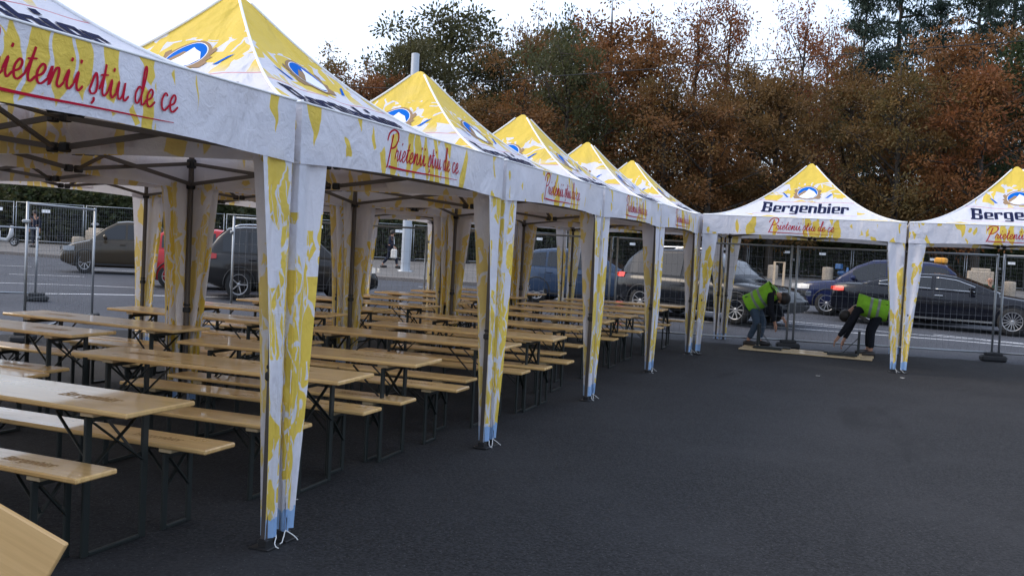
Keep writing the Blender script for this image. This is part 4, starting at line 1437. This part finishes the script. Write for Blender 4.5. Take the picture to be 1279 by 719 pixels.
SIT = dict(pelvis=(0, 0, .45), chest=(.04, 0, .80), neck=(.06, 0, .98), head=(.09, 0, 1.12), face=(1, 0, 0), shl=(.05, .19, .92), ell=(.10, .25, .66), wrl=(.30, .16, .55), shr=(.05, -.19, .92), elr=(.10, -.25, .66), wrr=(.30, -.16, .55),
           hil=(.05, .10, .45), knl=(.45, .12, .47), anl=(.45, .12, .10), tol=(.6, .12, .05), hir=(.05, -.10, .45), knr=(.45, -.12, .47), anr=(.45, -.12, .10), tor=(.6, -.12, .05))
person('person', (6.55, 32.0, gz(6.55, 32.0) + .13 - .10), R(-90), SIT, 'bald man in dark green jacket sitting behind the sedan bonnet', None, 'greentop', 'darktr', hair=False)
person('person', (-12.2, 43.0, gz(-12.2, 43) + .13), R(180), STAND, 'person in a red top standing at the fence above the dark estate car', None, 'redtop', 'darktr')
person('person', (-30.6, 30.9, gz(-30.6, 30.9) + .13), R(-60), SIT, 'person in yellow top and dark trousers sitting above the brown crossover', None, 'yellowtop', 'darktr')
person('person', (-33.4, 27.6, gz(-33.4, 27.6) + .13), R(-80), STAND, 'person in dark clothes standing by the white scooters at the left edge', None, 'suit', 'suit')

# ------------------------------------------------------------------ pavement furniture
mb = MB()
lx, ly = -15.75, 30.75
lz = gz(lx, ly) + .12
lamp = empty('lamp_post', (lx, ly, lz), 0, 'tall thick pale grey lamp post rising behind the tents', 'lamp post')
mb.lathe([(.24, 0), (.205, .06), (.20, .3), (.165, 9.15), (.12, 9.17), (.001, 9.17)], 24); mb.build('post', M['pole'], lamp)
mb = MB(); mb.lathe([(.34, 0), (.34, .05), (.25, .07)], 24); mb.build('base_plate', M['galv'], lamp)
def bollard(x, y, w_, h, label, round_=True):
    z = gz(x, y) + .125
    mb = MB()
    if round_: mb.lathe([(w_ / 2, 0), (w_ / 2 * .98, h * .9), (w_ / 2 * .9, h), (.001, h + .02)], 20)
    else:
        mb.box((0, 0, h * .45), (w_, w_ * .55, h * .9), bev=.04); mb.box((0, 0, h * .93), (w_ * .72, w_ * .5, h * .16), bev=.04)
    o = mb.build('stone_bollard' if round_ else 'stone_block', M['concrete'])
    o.location = (x, y, z)
    return tag(o, label, 'bollard' if round_ else 'stone block')
bollard(-31.3, 28.1, .55, .62, 'short round concrete bollard beside the larger stone block at the far left')
bollard(-30.9, 28.8, .95, 1.05, 'pale stone block on the pavement ahead of the brown crossover', False)
bollard(-3.35, 56.6, .66, .85, 'round concrete bollard left of the wooden tree frame')
bollard(-.05, 56.5, .66, .9, 'round concrete bollard beside the parked moped')
bollard(7.75, 48.9, 1.2, 1.35, 'tall pale stone block behind the seated man', False)
bollard(9.2, 49.6, .6, .75, 'round concrete bollard right of the tall stone block')
bollard(-17.6, 46.3, .6, .9, 'round concrete bollard seen between the tent legs')
# wooden frame protecting a young tree
fx, fy = -1.05, 37.0
fz = gz(fx, fy) + .125
tf = empty('tree_guard', (fx, fy, fz), .2, 'pale wooden frame standing round a thin sapling on the pavement', 'tree guard')
for (x, y) in ((-.2, -.2), (.2, -.2), (.2, .2), (-.2, .2)):
    mb = MB(); mb.box((x, y, .62), (.06, .06, 1.24), bev=.01); mb.build('post', M['lath'], tf)
for (a, b) in (((-.2, -.2), (.2, -.2)), ((.2, -.2), (.2, .2)), ((.2, .2), (-.2, .2)), ((-.2, .2), (-.2, -.2))):
    mb = MB(); mb.bar((*a, 1.22), (*b, 1.22), .05, .03); mb.build('rail', M['lath'], tf)
# scooters parked on the pavement
M['scoot'] = mat('white_scooter_paint', (.42, .42, .43), .3, coat=.5)
M['scootb'] = mat('blue_scooter_paint', (.03, .10, .25), .3, coat=.5)
sw = wheel_meshes(.22, .10, 5)
def scooter(x, y, rz, pm, label):
    r = empty('scooter', (x, y, gz(x, y) + .13), rz, label, 'scooter', 'scooters on the pavement')
    mb = MB(); mb.tube([(-.85, 0, .62), (-.55, 0, .60), (-.15, 0, .56), (-.10, 0, .30), (.30, 0, .27), (.48, 0, .52), (.50, 0, .95)], [.10, .20, .17, .10, .10, .13, .06], 10); mb.build('body', pm, r)
    mb = MB(); mb.box((-.45, 0, .80), (.75, .27, .12), bev=.05); mb.build('seat', M['black'], r)
    mb = MB(); mb.tube([(.48, -.32, 1.02), (.50, 0, 1.0), (.48, .32, 1.02)], .022, 6); mb.tube([(.50, 0, .95), (.62, 0, .25)], .03, 6); mb.build('handlebar', M['black'], r)
    mb = MB(); mb.box((-.85, 0, .98), (.36, .38, .32), bev=.04); mb.build('top_box', pm, r)
    for wx in (-.58, .63):
        w_ = empty('wheel', (wx, 0, .22)); w_.parent = r
        link('tyre', sw[0], w_); link('rim', sw[1], w_)
scooter(-35.2, 27.3, R(20), M['scoot'], 'white scooter at the left edge of the pavement, left of the dark standing person')
scooter(.9, 56.9, R(70), M['scootb'], 'blue moped parked at the concrete bollard near the park fence')
# overhead wires
def wire(pts, label):
    P_ = [Vector(p) for p in pts]
    mb = MB()
    Q = []
    for k in range(41):
        t = k / 40
        q = P_[0].lerp(P_[1], t); q.z -= P_[2] * 4 * t * (1 - t) if not isinstance(P_[2], Vector) else 0
        Q.append(q)
    mb.tube(Q, .018, 5)
    tag(mb.build('overhead_wire', M['black']), label, 'wire')
wire([(-15.75, 30.75, 8.2), (16, 34, 10.6), (0, 0, 0)], 'thin dark overhead wire running right from the lamp post across the trees')
wire([(-60, 24, 9.0), (-15.75, 30.75, 8.1), (0, 0, 0)], 'thin dark overhead wire reaching the lamp post from the left')

# litter on the square
LIT = mat('scrap_paper', (.42, .40, .37), .8)
rng = random.Random(5)
for k, (x, y) in enumerate([(2.2, 10.5), (3.4, 11.3), (-.45, .75)]):
    mb = MB()
    s = rng.uniform(.02, .045)
    a0 = rng.uniform(0, 6)
    pts = [Vector((math.cos(a0 + i * 1.05) * s * rng.uniform(.5, 1.2), math.sin(a0 + i * 1.05) * s * rng.uniform(.4, .9), .004 + rng.uniform(0, .012))) for i in range(6)]
    top_ = [p + Vector((0, 0, .003)) for p in pts]
    mb.add(pts + top_, [(0, 1, 2, 3, 4, 5)[::-1], (6, 7, 8, 9, 10, 11)] + [(i, (i + 1) % 6, 6 + (i + 1) % 6, 6 + i) for i in range(6)])
    o = mb.build('paper_scrap', LIT); o.location = (x, y, gz(x, y) + .008)
    tag(o, 'small pale paper scrap lying on the open dark asphalt', 'litter', 'paper scraps on the asphalt')

# ------------------------------------------------------------------ wood behind the road
def leaf_mat(name, cols, rough=.6):
    m = mat(name, cols[0], rough, spec=.3)
    N = NT(m)
    at_ = N.n('ShaderNodeAttribute'); at_.attribute_name = 'tint'
    t = at_.outputs['Fac']
    oc = N.coord('Object')
    big = N.noise(oc, .45, 3, .6)
    c = N.mix(N.step(t, .15, .6), cols[0], cols[1])
    c = N.mix(N.step(t, .78, .95), c, cols[2])
    c = N.mix(N.math('MULTIPLY', N.step(big, .42, .62), .75), c, cols[3])
    c = N.mix(N.math('MULTIPLY', N.rnd(), .8), c, cols[4])
    N.col(c)
    tr = N.n('ShaderNodeBsdfTranslucent'); N.t.links.new(c, tr.inputs[0])
    mx = N.n('ShaderNodeMixShader'); mx.inputs[0].default_value = .42
    N.t.links.new(N.b.outputs[0], mx.inputs[1]); N.t.links.new(tr.outputs[0], mx.inputs[2])
    N.t.links.new(mx.outputs[0], N.t.nodes['Material Output'].inputs[0])
    return m
LEAF = {'brown': leaf_mat('autumn_brown_leaves', [(.17, .075, .026), (.24, .105, .034), (.36, .19, .06), (.22, .072, .028), (.15, .10, .035)]),
        'airy': leaf_mat('rust_leaves', [(.22, .075, .030), (.27, .098, .034), (.36, .17, .05), (.17, .085, .03), (.26, .07, .032)]),
        'olive': leaf_mat('olive_brown_leaves', [(.13, .080, .026), (.18, .105, .034), (.30, .175, .055), (.095, .085, .028), (.20, .080, .028)]),
        'green': leaf_mat('dark_green_leaves', [(.036, .056, .022), (.056, .078, .028), (.13, .10, .036), (.046, .070, .028), (.09, .072, .028)]),
        'pine': leaf_mat('pine_needles', [(.026, .048, .036), (.038, .065, .046), (.06, .085, .055), (.022, .042, .034), (.042, .06, .04)]),
        'shrub': leaf_mat('shrub_leaves', [(.030, .044, .018), (.048, .065, .024), (.10, .085, .03), (.058, .046, .02), (.038, .052, .02)])}
M['bark'] = mat('bark', (.045, .036, .028), .9)
_N = NT(M['bark']); _N.bump(_N.noise(_N.mapping(_N.coord('Object'), (6, 6, 1.2)), 3, 4, .7), .8, .05)
def leaf_mesh(name, cen, size, kind, seed, aspect=.55, droop=0.0, tint=None):
    rg = np.random.default_rng(seed)
    n = len(cen)
    d = rg.normal(size=(n, 3)); d /= np.linalg.norm(d, axis=1)[:, None]
    d[:, 2] -= droop; d /= np.linalg.norm(d, axis=1)[:, None]
    e = rg.normal(size=(n, 3)); e -= d * (e * d).sum(1)[:, None]; e /= np.linalg.norm(e, axis=1)[:, None]
    s = size * rg.uniform(.55, 1.35, n)[:, None]
    a = cen - d * s * .5; b = cen + e * s * aspect * .5 + d * s * .05; c = cen + d * s * .5; f = cen - e * s * aspect * .5 + d * s * .05
    v = np.stack([a, b, c, f], 1).reshape(-1, 3)
    me = bpy.data.meshes.new(name)
    me.vertices.add(4 * n); me.vertices.foreach_set('co', v.ravel().astype(np.float32))
    me.loops.add(4 * n); me.loops.foreach_set('vertex_index', np.arange(4 * n, dtype=np.int32))
    me.polygons.add(n); me.polygons.foreach_set('loop_start', np.arange(0, 4 * n, 4, dtype=np.int32)); me.polygons.foreach_set('loop_total', np.full(n, 4, dtype=np.int32))
    at_ = me.attributes.new('tint', 'FLOAT', 'FACE'); at_.data.foreach_set('value', (rg.uniform(0, 1, n) if tint is None else .68 * tint + .32 * rg.uniform(0, 1, n)).astype(np.float32))
    me.materials.append(LEAF[kind]); me.update(); me.validate()
    return me
def tree_meshes(kind, seed):
    """a tree 16 m tall: tapered trunk with limbs, and leaves in clumps round the limb ends"""
    rg = random.Random(seed); nr = np.random.default_rng(seed)
    H = 16.0
    spec = dict(brown=(.22, 1.0, 4.1, 27, 13500, .21), olive=(.24, 1.0, 4.2, 27, 13000, .20), green=(.30, .99, 4.8, 28, 14000, .23), airy=(.22, 1.0, 2.8, 28, 7000, .20), pine=(.18, 1.0, 3.7, 40, 15000, .34))[kind]
    lo, hi, rad, nb, nl, ls = spec
    mb = MB()
    th = H * {'green': .8, 'pine': .95, 'airy': .92}.get(kind, .86)
    ph = rg.uniform(0, 6)
    def tr(t): return Vector((.35 * math.sin(t * 2.3 + ph) * t, .35 * math.cos(t * 1.9 + ph) * t, th * t))
    mb.tube([tr(k / 12) for k in range(13)], [.27 * (1 - k / 12) ** .8 + .012 for k in range(13)], 8)
    cen, tin = [], []
    for b in range(nb):
        t = lo + (1.0 - lo) * ((b + rg.uniform(.1, .9)) / nb) ** .9
        if kind == 'pine': env = rad * (1 - ((t - lo) / (1 - lo)) ** 1.5) * .95 + .5
        elif kind == 'airy': env = rad * (.45 + .75 * math.sin(math.pi * min(1, (t - lo) / (1 - lo) * .85 + .12))) * rg.uniform(.5, 1.15)
        else: env = rad * math.sin(math.pi * (.20 + .74 * (t - lo) / (1 - lo))) ** .8 * rg.uniform(.62, 1.12)
        az = b * 2.39996 + rg.uniform(-.5, .5)
        el = {'pine': rg.uniform(-.15, .25), 'airy': rg.uniform(.5, 1.0)}.get(kind, rg.uniform(.15, .75))
        t0 = max(.06, t - .05 - (.05 if kind != 'pine' else 0))
        p0 = tr(t0 * .98)
        d = Vector((math.cos(az) * math.cos(el), math.sin(az) * math.cos(el), math.sin(el)))
        L_ = max(.6, env / max(.45, math.cos(el)))
        mid = p0 + d * L_ * .5 + Vector((rg.uniform(-.2, .2), rg.uniform(-.2, .2), rg.uniform(-.1, .25)))
        end = p0 + d * L_ + Vector((0, 0, rg.uniform(-.5, .2)))
        mb.tube([p0, mid, end], [.11 * (1.1 - t) + .03, .06 * (1.1 - t) + .022, .014], 5)
        ends = [(end, 1.0), (mid, .8)]
        if b == nb - 1: ends.append((tr(1.0), .8))
        for q in range(4 if kind != 'airy' else 3):
            a2 = rg.uniform(0, 6.28)
            s = mid.lerp(end, rg.uniform(-.3, .9))
            e2 = s + Vector((math.cos(a2), math.sin(a2), rg.uniform(-.4, .7))) * L_ * rg.uniform(.25, .5)
            mb.tube([s, e2], [.022, .008], 4)
            ends.append((e2, .9))
        m_ = nl // nb // len(ends)
        for (e_, k_) in ends:
            sg = {'pine': (.55, .55, .16), 'airy': (.5, .5, .5), 'green': (.62, .62, .38)}.get(kind, (.56, .56, .38))
            mm = max(6, int(m_ * rg.uniform(.35, 1.65)))
            cen.append(np.array(e_) + nr.normal(size=(mm, 3)) * np.array(sg) * k_ * rg.uniform(.6, 1.05)); tin.append(np.full(mm, rg.random()))
    cen = np.concatenate(cen); tin = np.concatenate(tin)
    ok = (cen[:, 2] > 1.2) & (cen[:, 2] < H * 1.02)
    cen, tin = cen[ok], tin[ok]
    return mb.mesh('trunk', M['bark']), leaf_mesh('crown', cen, ls, kind, seed, .5 if kind != 'pine' else .22, 0.0, tin)
TREES = [(-52.8, 38.2, 7.5, 'olive', 1.1), (-49.9, 39.3, 7.6, 'green', 1), (-45.8, 38.8, 7.6, 'brown', 1), (-44.6, 41.4, 8.5, 'olive', 1), (-43.7, 43.9, 8.9, 'green', 1), (-41.2, 44.9, 9.5, 'olive', 1), (-40.1, 47.5, 9.9, 'brown', 1), (-38.8, 50.2, 10.9, 'olive', 1), (-36.1, 51.2, 12.5, 'olive', 1), (-34.9, 53.9, 14.0, 'olive', 1), (-31.4, 53.1, 13.2, 'brown', 0.9), (-31.7, 65.9, 21.5, 'green', 1.15), (-30.4, 57.8, 15.4, 'green', 0.8), (-27.8, 52.4, 10.9, 'olive', 1), (-23.2, 54.2, 10.9, 'olive', 1), (-27.5, 67.5, 17.6, 'green', 0.7), (-22.7, 63.0, 19.1, 'olive', 0.8), (-23.2, 71.4, 21.1, 'green', 0.85), (-16.8, 63.1, 20.3, 'brown', 1.15), (-17.5, 56.4, 14.5, 'green', 0.8), (-13.1, 60.3, 17.4, 'brown', 1.05), (-19.9, 53.3, 11.7, 'olive', 1.1), (-10.9, 57.9, 14.4, 'olive', 1), (-24.6, 51.5, 10.0, 'olive', 1), (-11.0, 65.4, 18.3, 'airy', 0.8), (-8.6, 66.4, 19.7, 'airy', 0.75), (-6.0, 63.1, 14.9, 'brown', 0.9), (-7.9, 58.0, 12.4, 'olive', 1.1), (-3.7, 70.5, 19.1, 'airy', 0.8), (-2.4, 77.4, 19.5, 'airy', 0.7), (-4.2, 61.7, 13.8, 'brown', 1), (-0.0, 67.6, 15.9, 'brown', 1), (3.3, 84.0, 28.1, 'pine', 1), (0.5, 80.7, 22.4, 'pine', 0.8), (6.3, 87.3, 23.2, 'pine', 0.8), (6.6, 68.0, 17.6, 'brown', 1), (12.0, 87.4, 29.3, 'pine', 1.1), (10.2, 91.0, 27.6, 'pine', 0.9), (12.2, 70.3, 18.2, 'green', 0.8400000000000001), (3.5, 63.6, 15.2, 'olive', 1), (8.7, 64.6, 14.4, 'brown', 1.1), (15.1, 71.4, 19.6, 'brown', 1.1), (19.2, 77.3, 21.5, 'olive', 1.1), (22.6, 78.7, 21.7, 'brown', 1.1), (-53.7, 35.7, 7.6, 'brown', 1.1), (-88.4, 58.5, 10.2, 'olive', 1.25), (-87.6, 63.2, 10.8, 'olive', 1.25), (-86.4, 67.9, 11.5, 'green', 1.25), (-74.7, 64.0, 11.0, 'olive', 1.25), (-73.3, 68.8, 11.7, 'green', 1.0), (-71.5, 73.8, 12.4, 'olive', 1.25), (-61.0, 69.4, 11.8, 'green', 1.25), (-59.0, 74.4, 12.6, 'olive', 1.25), (-56.6, 79.7, 16.1, 'brown', 1.25), (-47.3, 74.8, 15.2, 'olive', 1.25), (-44.7, 80.1, 16.1, 'green', 1.25), (-41.7, 85.6, 16.9, 'olive', 1.25), (-33.6, 80.2, 16.0, 'brown', 1.25), (-30.4, 85.7, 16.9, 'olive', 1.25), (-26.8, 91.4, 17.8, 'green', 1.25), (-19.9, 85.6, 16.8, 'olive', 1.25), (-16.1, 91.4, 17.7, 'brown', 1.25), (-11.9, 97.3, 18.6, 'olive', 1.25), (-6.2, 91.0, 17.5, 'green', 1.25), (-1.8, 97.0, 18.5, 'olive', 1.25), (3.0, 103.2, 19.4, 'olive', 1.25), (7.5, 96.4, 18.3, 'olive', 1.25), (12.5, 102.6, 19.3, 'green', 1.25), (17.9, 109.1, 20.3, 'olive', 1.25), (21.2, 101.8, 19.0, 'brown', 1.25), (26.8, 108.3, 20.0, 'olive', 1.25), (32.8, 114.9, 21.0, 'green', 1.25)]
TL_ = {'brown': 'brown autumn tree in the wood behind the road', 'olive': 'olive-brown dense tree in the wood behind the road', 'green': 'dark green broadleaf tree in the wood, sky showing through its crown',
       'airy': 'slender rust-leaved tree with sky showing through its thin crown', 'pine': 'tall dark pine tree standing behind the brown trees at the right'}
TN = {'brown': 'autumn_tree', 'olive': 'autumn_tree', 'green': 'broadleaf_tree', 'airy': 'slender_tree', 'pine': 'pine_tree'}
proto = {k: [tree_meshes(k, 100 + 17 * i + len(k)) for i in range(n)] for k, n in dict(brown=3, olive=2, green=2, airy=3, pine=2).items()}
rng = random.Random(12)
cnt = {}
for (x, y, h_, k, w_) in TREES:
    i = cnt.get(k, 0); cnt[k] = i + 1
    tm, lm = proto[k][i % len(proto[k])]
    r = empty(TN[k], (x, y, gz(x, y) + .1), rng.uniform(0, 6.28), TL_[k], 'tree', {'brown': 'brown trees of the wood', 'olive': 'olive-brown trees of the wood', 'green': 'dark green trees of the wood', 'airy': 'slender rust trees of the wood', 'pine': 'pine trees of the wood'}[k])
    s = h_ / 16.0 * {'green': 1.30, 'pine': 1.18, 'airy': 1.16}.get(k, 1.18) * (1 if len(cnt) < 0 else rng.uniform(.95, 1.07))
    ws = w_ * min(1.25, max(.75, s ** .5))
    r.scale = (ws, ws, s)
    link('trunk', tm, r); link('crown', lm, r)
# shrubs along the park fence
def shrub_mesh(seed):
    nr = np.random.default_rng(seed); rg = random.Random(seed)
    mb = MB(); cen = []
    for b in range(16):
        az = b * 2.4; rr = rg.uniform(.2, 1.7)
        e = Vector((math.cos(az) * rr, math.sin(az) * rr, rg.uniform(.5, 2.9)))
        mb.tube([(math.cos(az) * .15, math.sin(az) * .15, 0), (e.x * .5, e.y * .5, e.z * .6), tuple(e)], [.04, .03, .01], 5)
        cen.append(np.array(e) + nr.normal(size=(150, 3)) * np.array([.6, .6, .5]))
    cen = np.concatenate(cen); cen = cen[cen[:, 2] > .05]
    return mb.mesh('stems', M['bark']), leaf_mesh('foliage', cen, .26, 'shrub', seed, .6)
SH = [shrub_mesh(5), shrub_mesh(6), shrub_mesh(8)]
for i, (x, y, h_) in enumerate([(-47.5, 30.9, 4.1), (-45.3, 30.8, 4.1), (-44.3, 31.6, 3.3), (-44.1, 33.1, 3.3), (-42.1, 33.2, 2.6), (-41.7, 34.7, 3.5), (-40.0, 35.0, 3.9), (-39.0, 35.9, 3.3), (-37.6, 36.5, 3.2), (-36.6, 37.5, 3.0), (-36.4, 39.5, 3.0), (-34.7, 39.9, 4.2), (-34.3, 41.9, 3.8), (-32.4, 42.0, 3.0), (-30.6, 42.2, 4.2), (-29.8, 43.9, 2.8), (-28.7, 45.2, 3.8), (-27.4, 46.2, 4.1), (-25.3, 46.0, 3.4), (-24.9, 48.7, 2.7), (-24.0, 50.9, 4.0), (-22.7, 52.3, 3.0), (-21.6, 54.4, 3.4), (-19.9, 55.1, 3.8), (-18.1, 55.7, 3.9), (-17.1, 58.5, 3.9), (-15.2, 58.9, 3.9), (-13.6, 60.5, 2.7), (-12.4, 63.7, 4.0), (-10.7, 65.3, 3.4), (-8.7, 65.4, 2.6), (-7.0, 68.0, 3.8), (-5.1, 68.9, 3.1), (-3.0, 67.5, 3.6), (-1.2, 69.2, 4.1), (0.8, 67.5, 3.4), (2.6, 69.6, 3.3), (4.5, 68.9, 2.6), (6.3, 69.2, 4.1), (8.1, 69.7, 4.0), (9.8, 69.3, 3.0), (11.6, 70.0, 2.9), (13.5, 70.8, 2.7), (15.3, 71.5, 2.9), (16.8, 70.9, 3.1), (18.8, 72.6, 2.9), (20.4, 72.4, 2.6)]):
    r = empty('shrub', (x, y, gz(x, y) + .12), rng.uniform(0, 6.28), 'dark green shrub behind the wire fence along the park edge', 'shrub', 'shrubs along the park fence')
    r.scale = (1.15, 1.15, h_ / 3.2)
    link('stems', SH[i % 3][0], r); link('foliage', SH[i % 3][1], r)
for i in range(44):
    q = resample(offset(FAR, 20), 60)[6 + i]
    x, y = q.x + rng.uniform(-1.5, 1.5), q.y + rng.uniform(-2.5, 2.5)
    r = empty('shrub', (x, y, gz(x, y) + .12), rng.uniform(0, 6.28), 'tall dark undergrowth bush deep between the trunks of the wood', 'shrub', 'undergrowth deep in the wood')
    r.scale = (1.9, 1.9, rng.uniform(2.0, 2.7))
    link('stems', SH[i % 3][0], r); link('foliage', SH[i % 3][1], r)
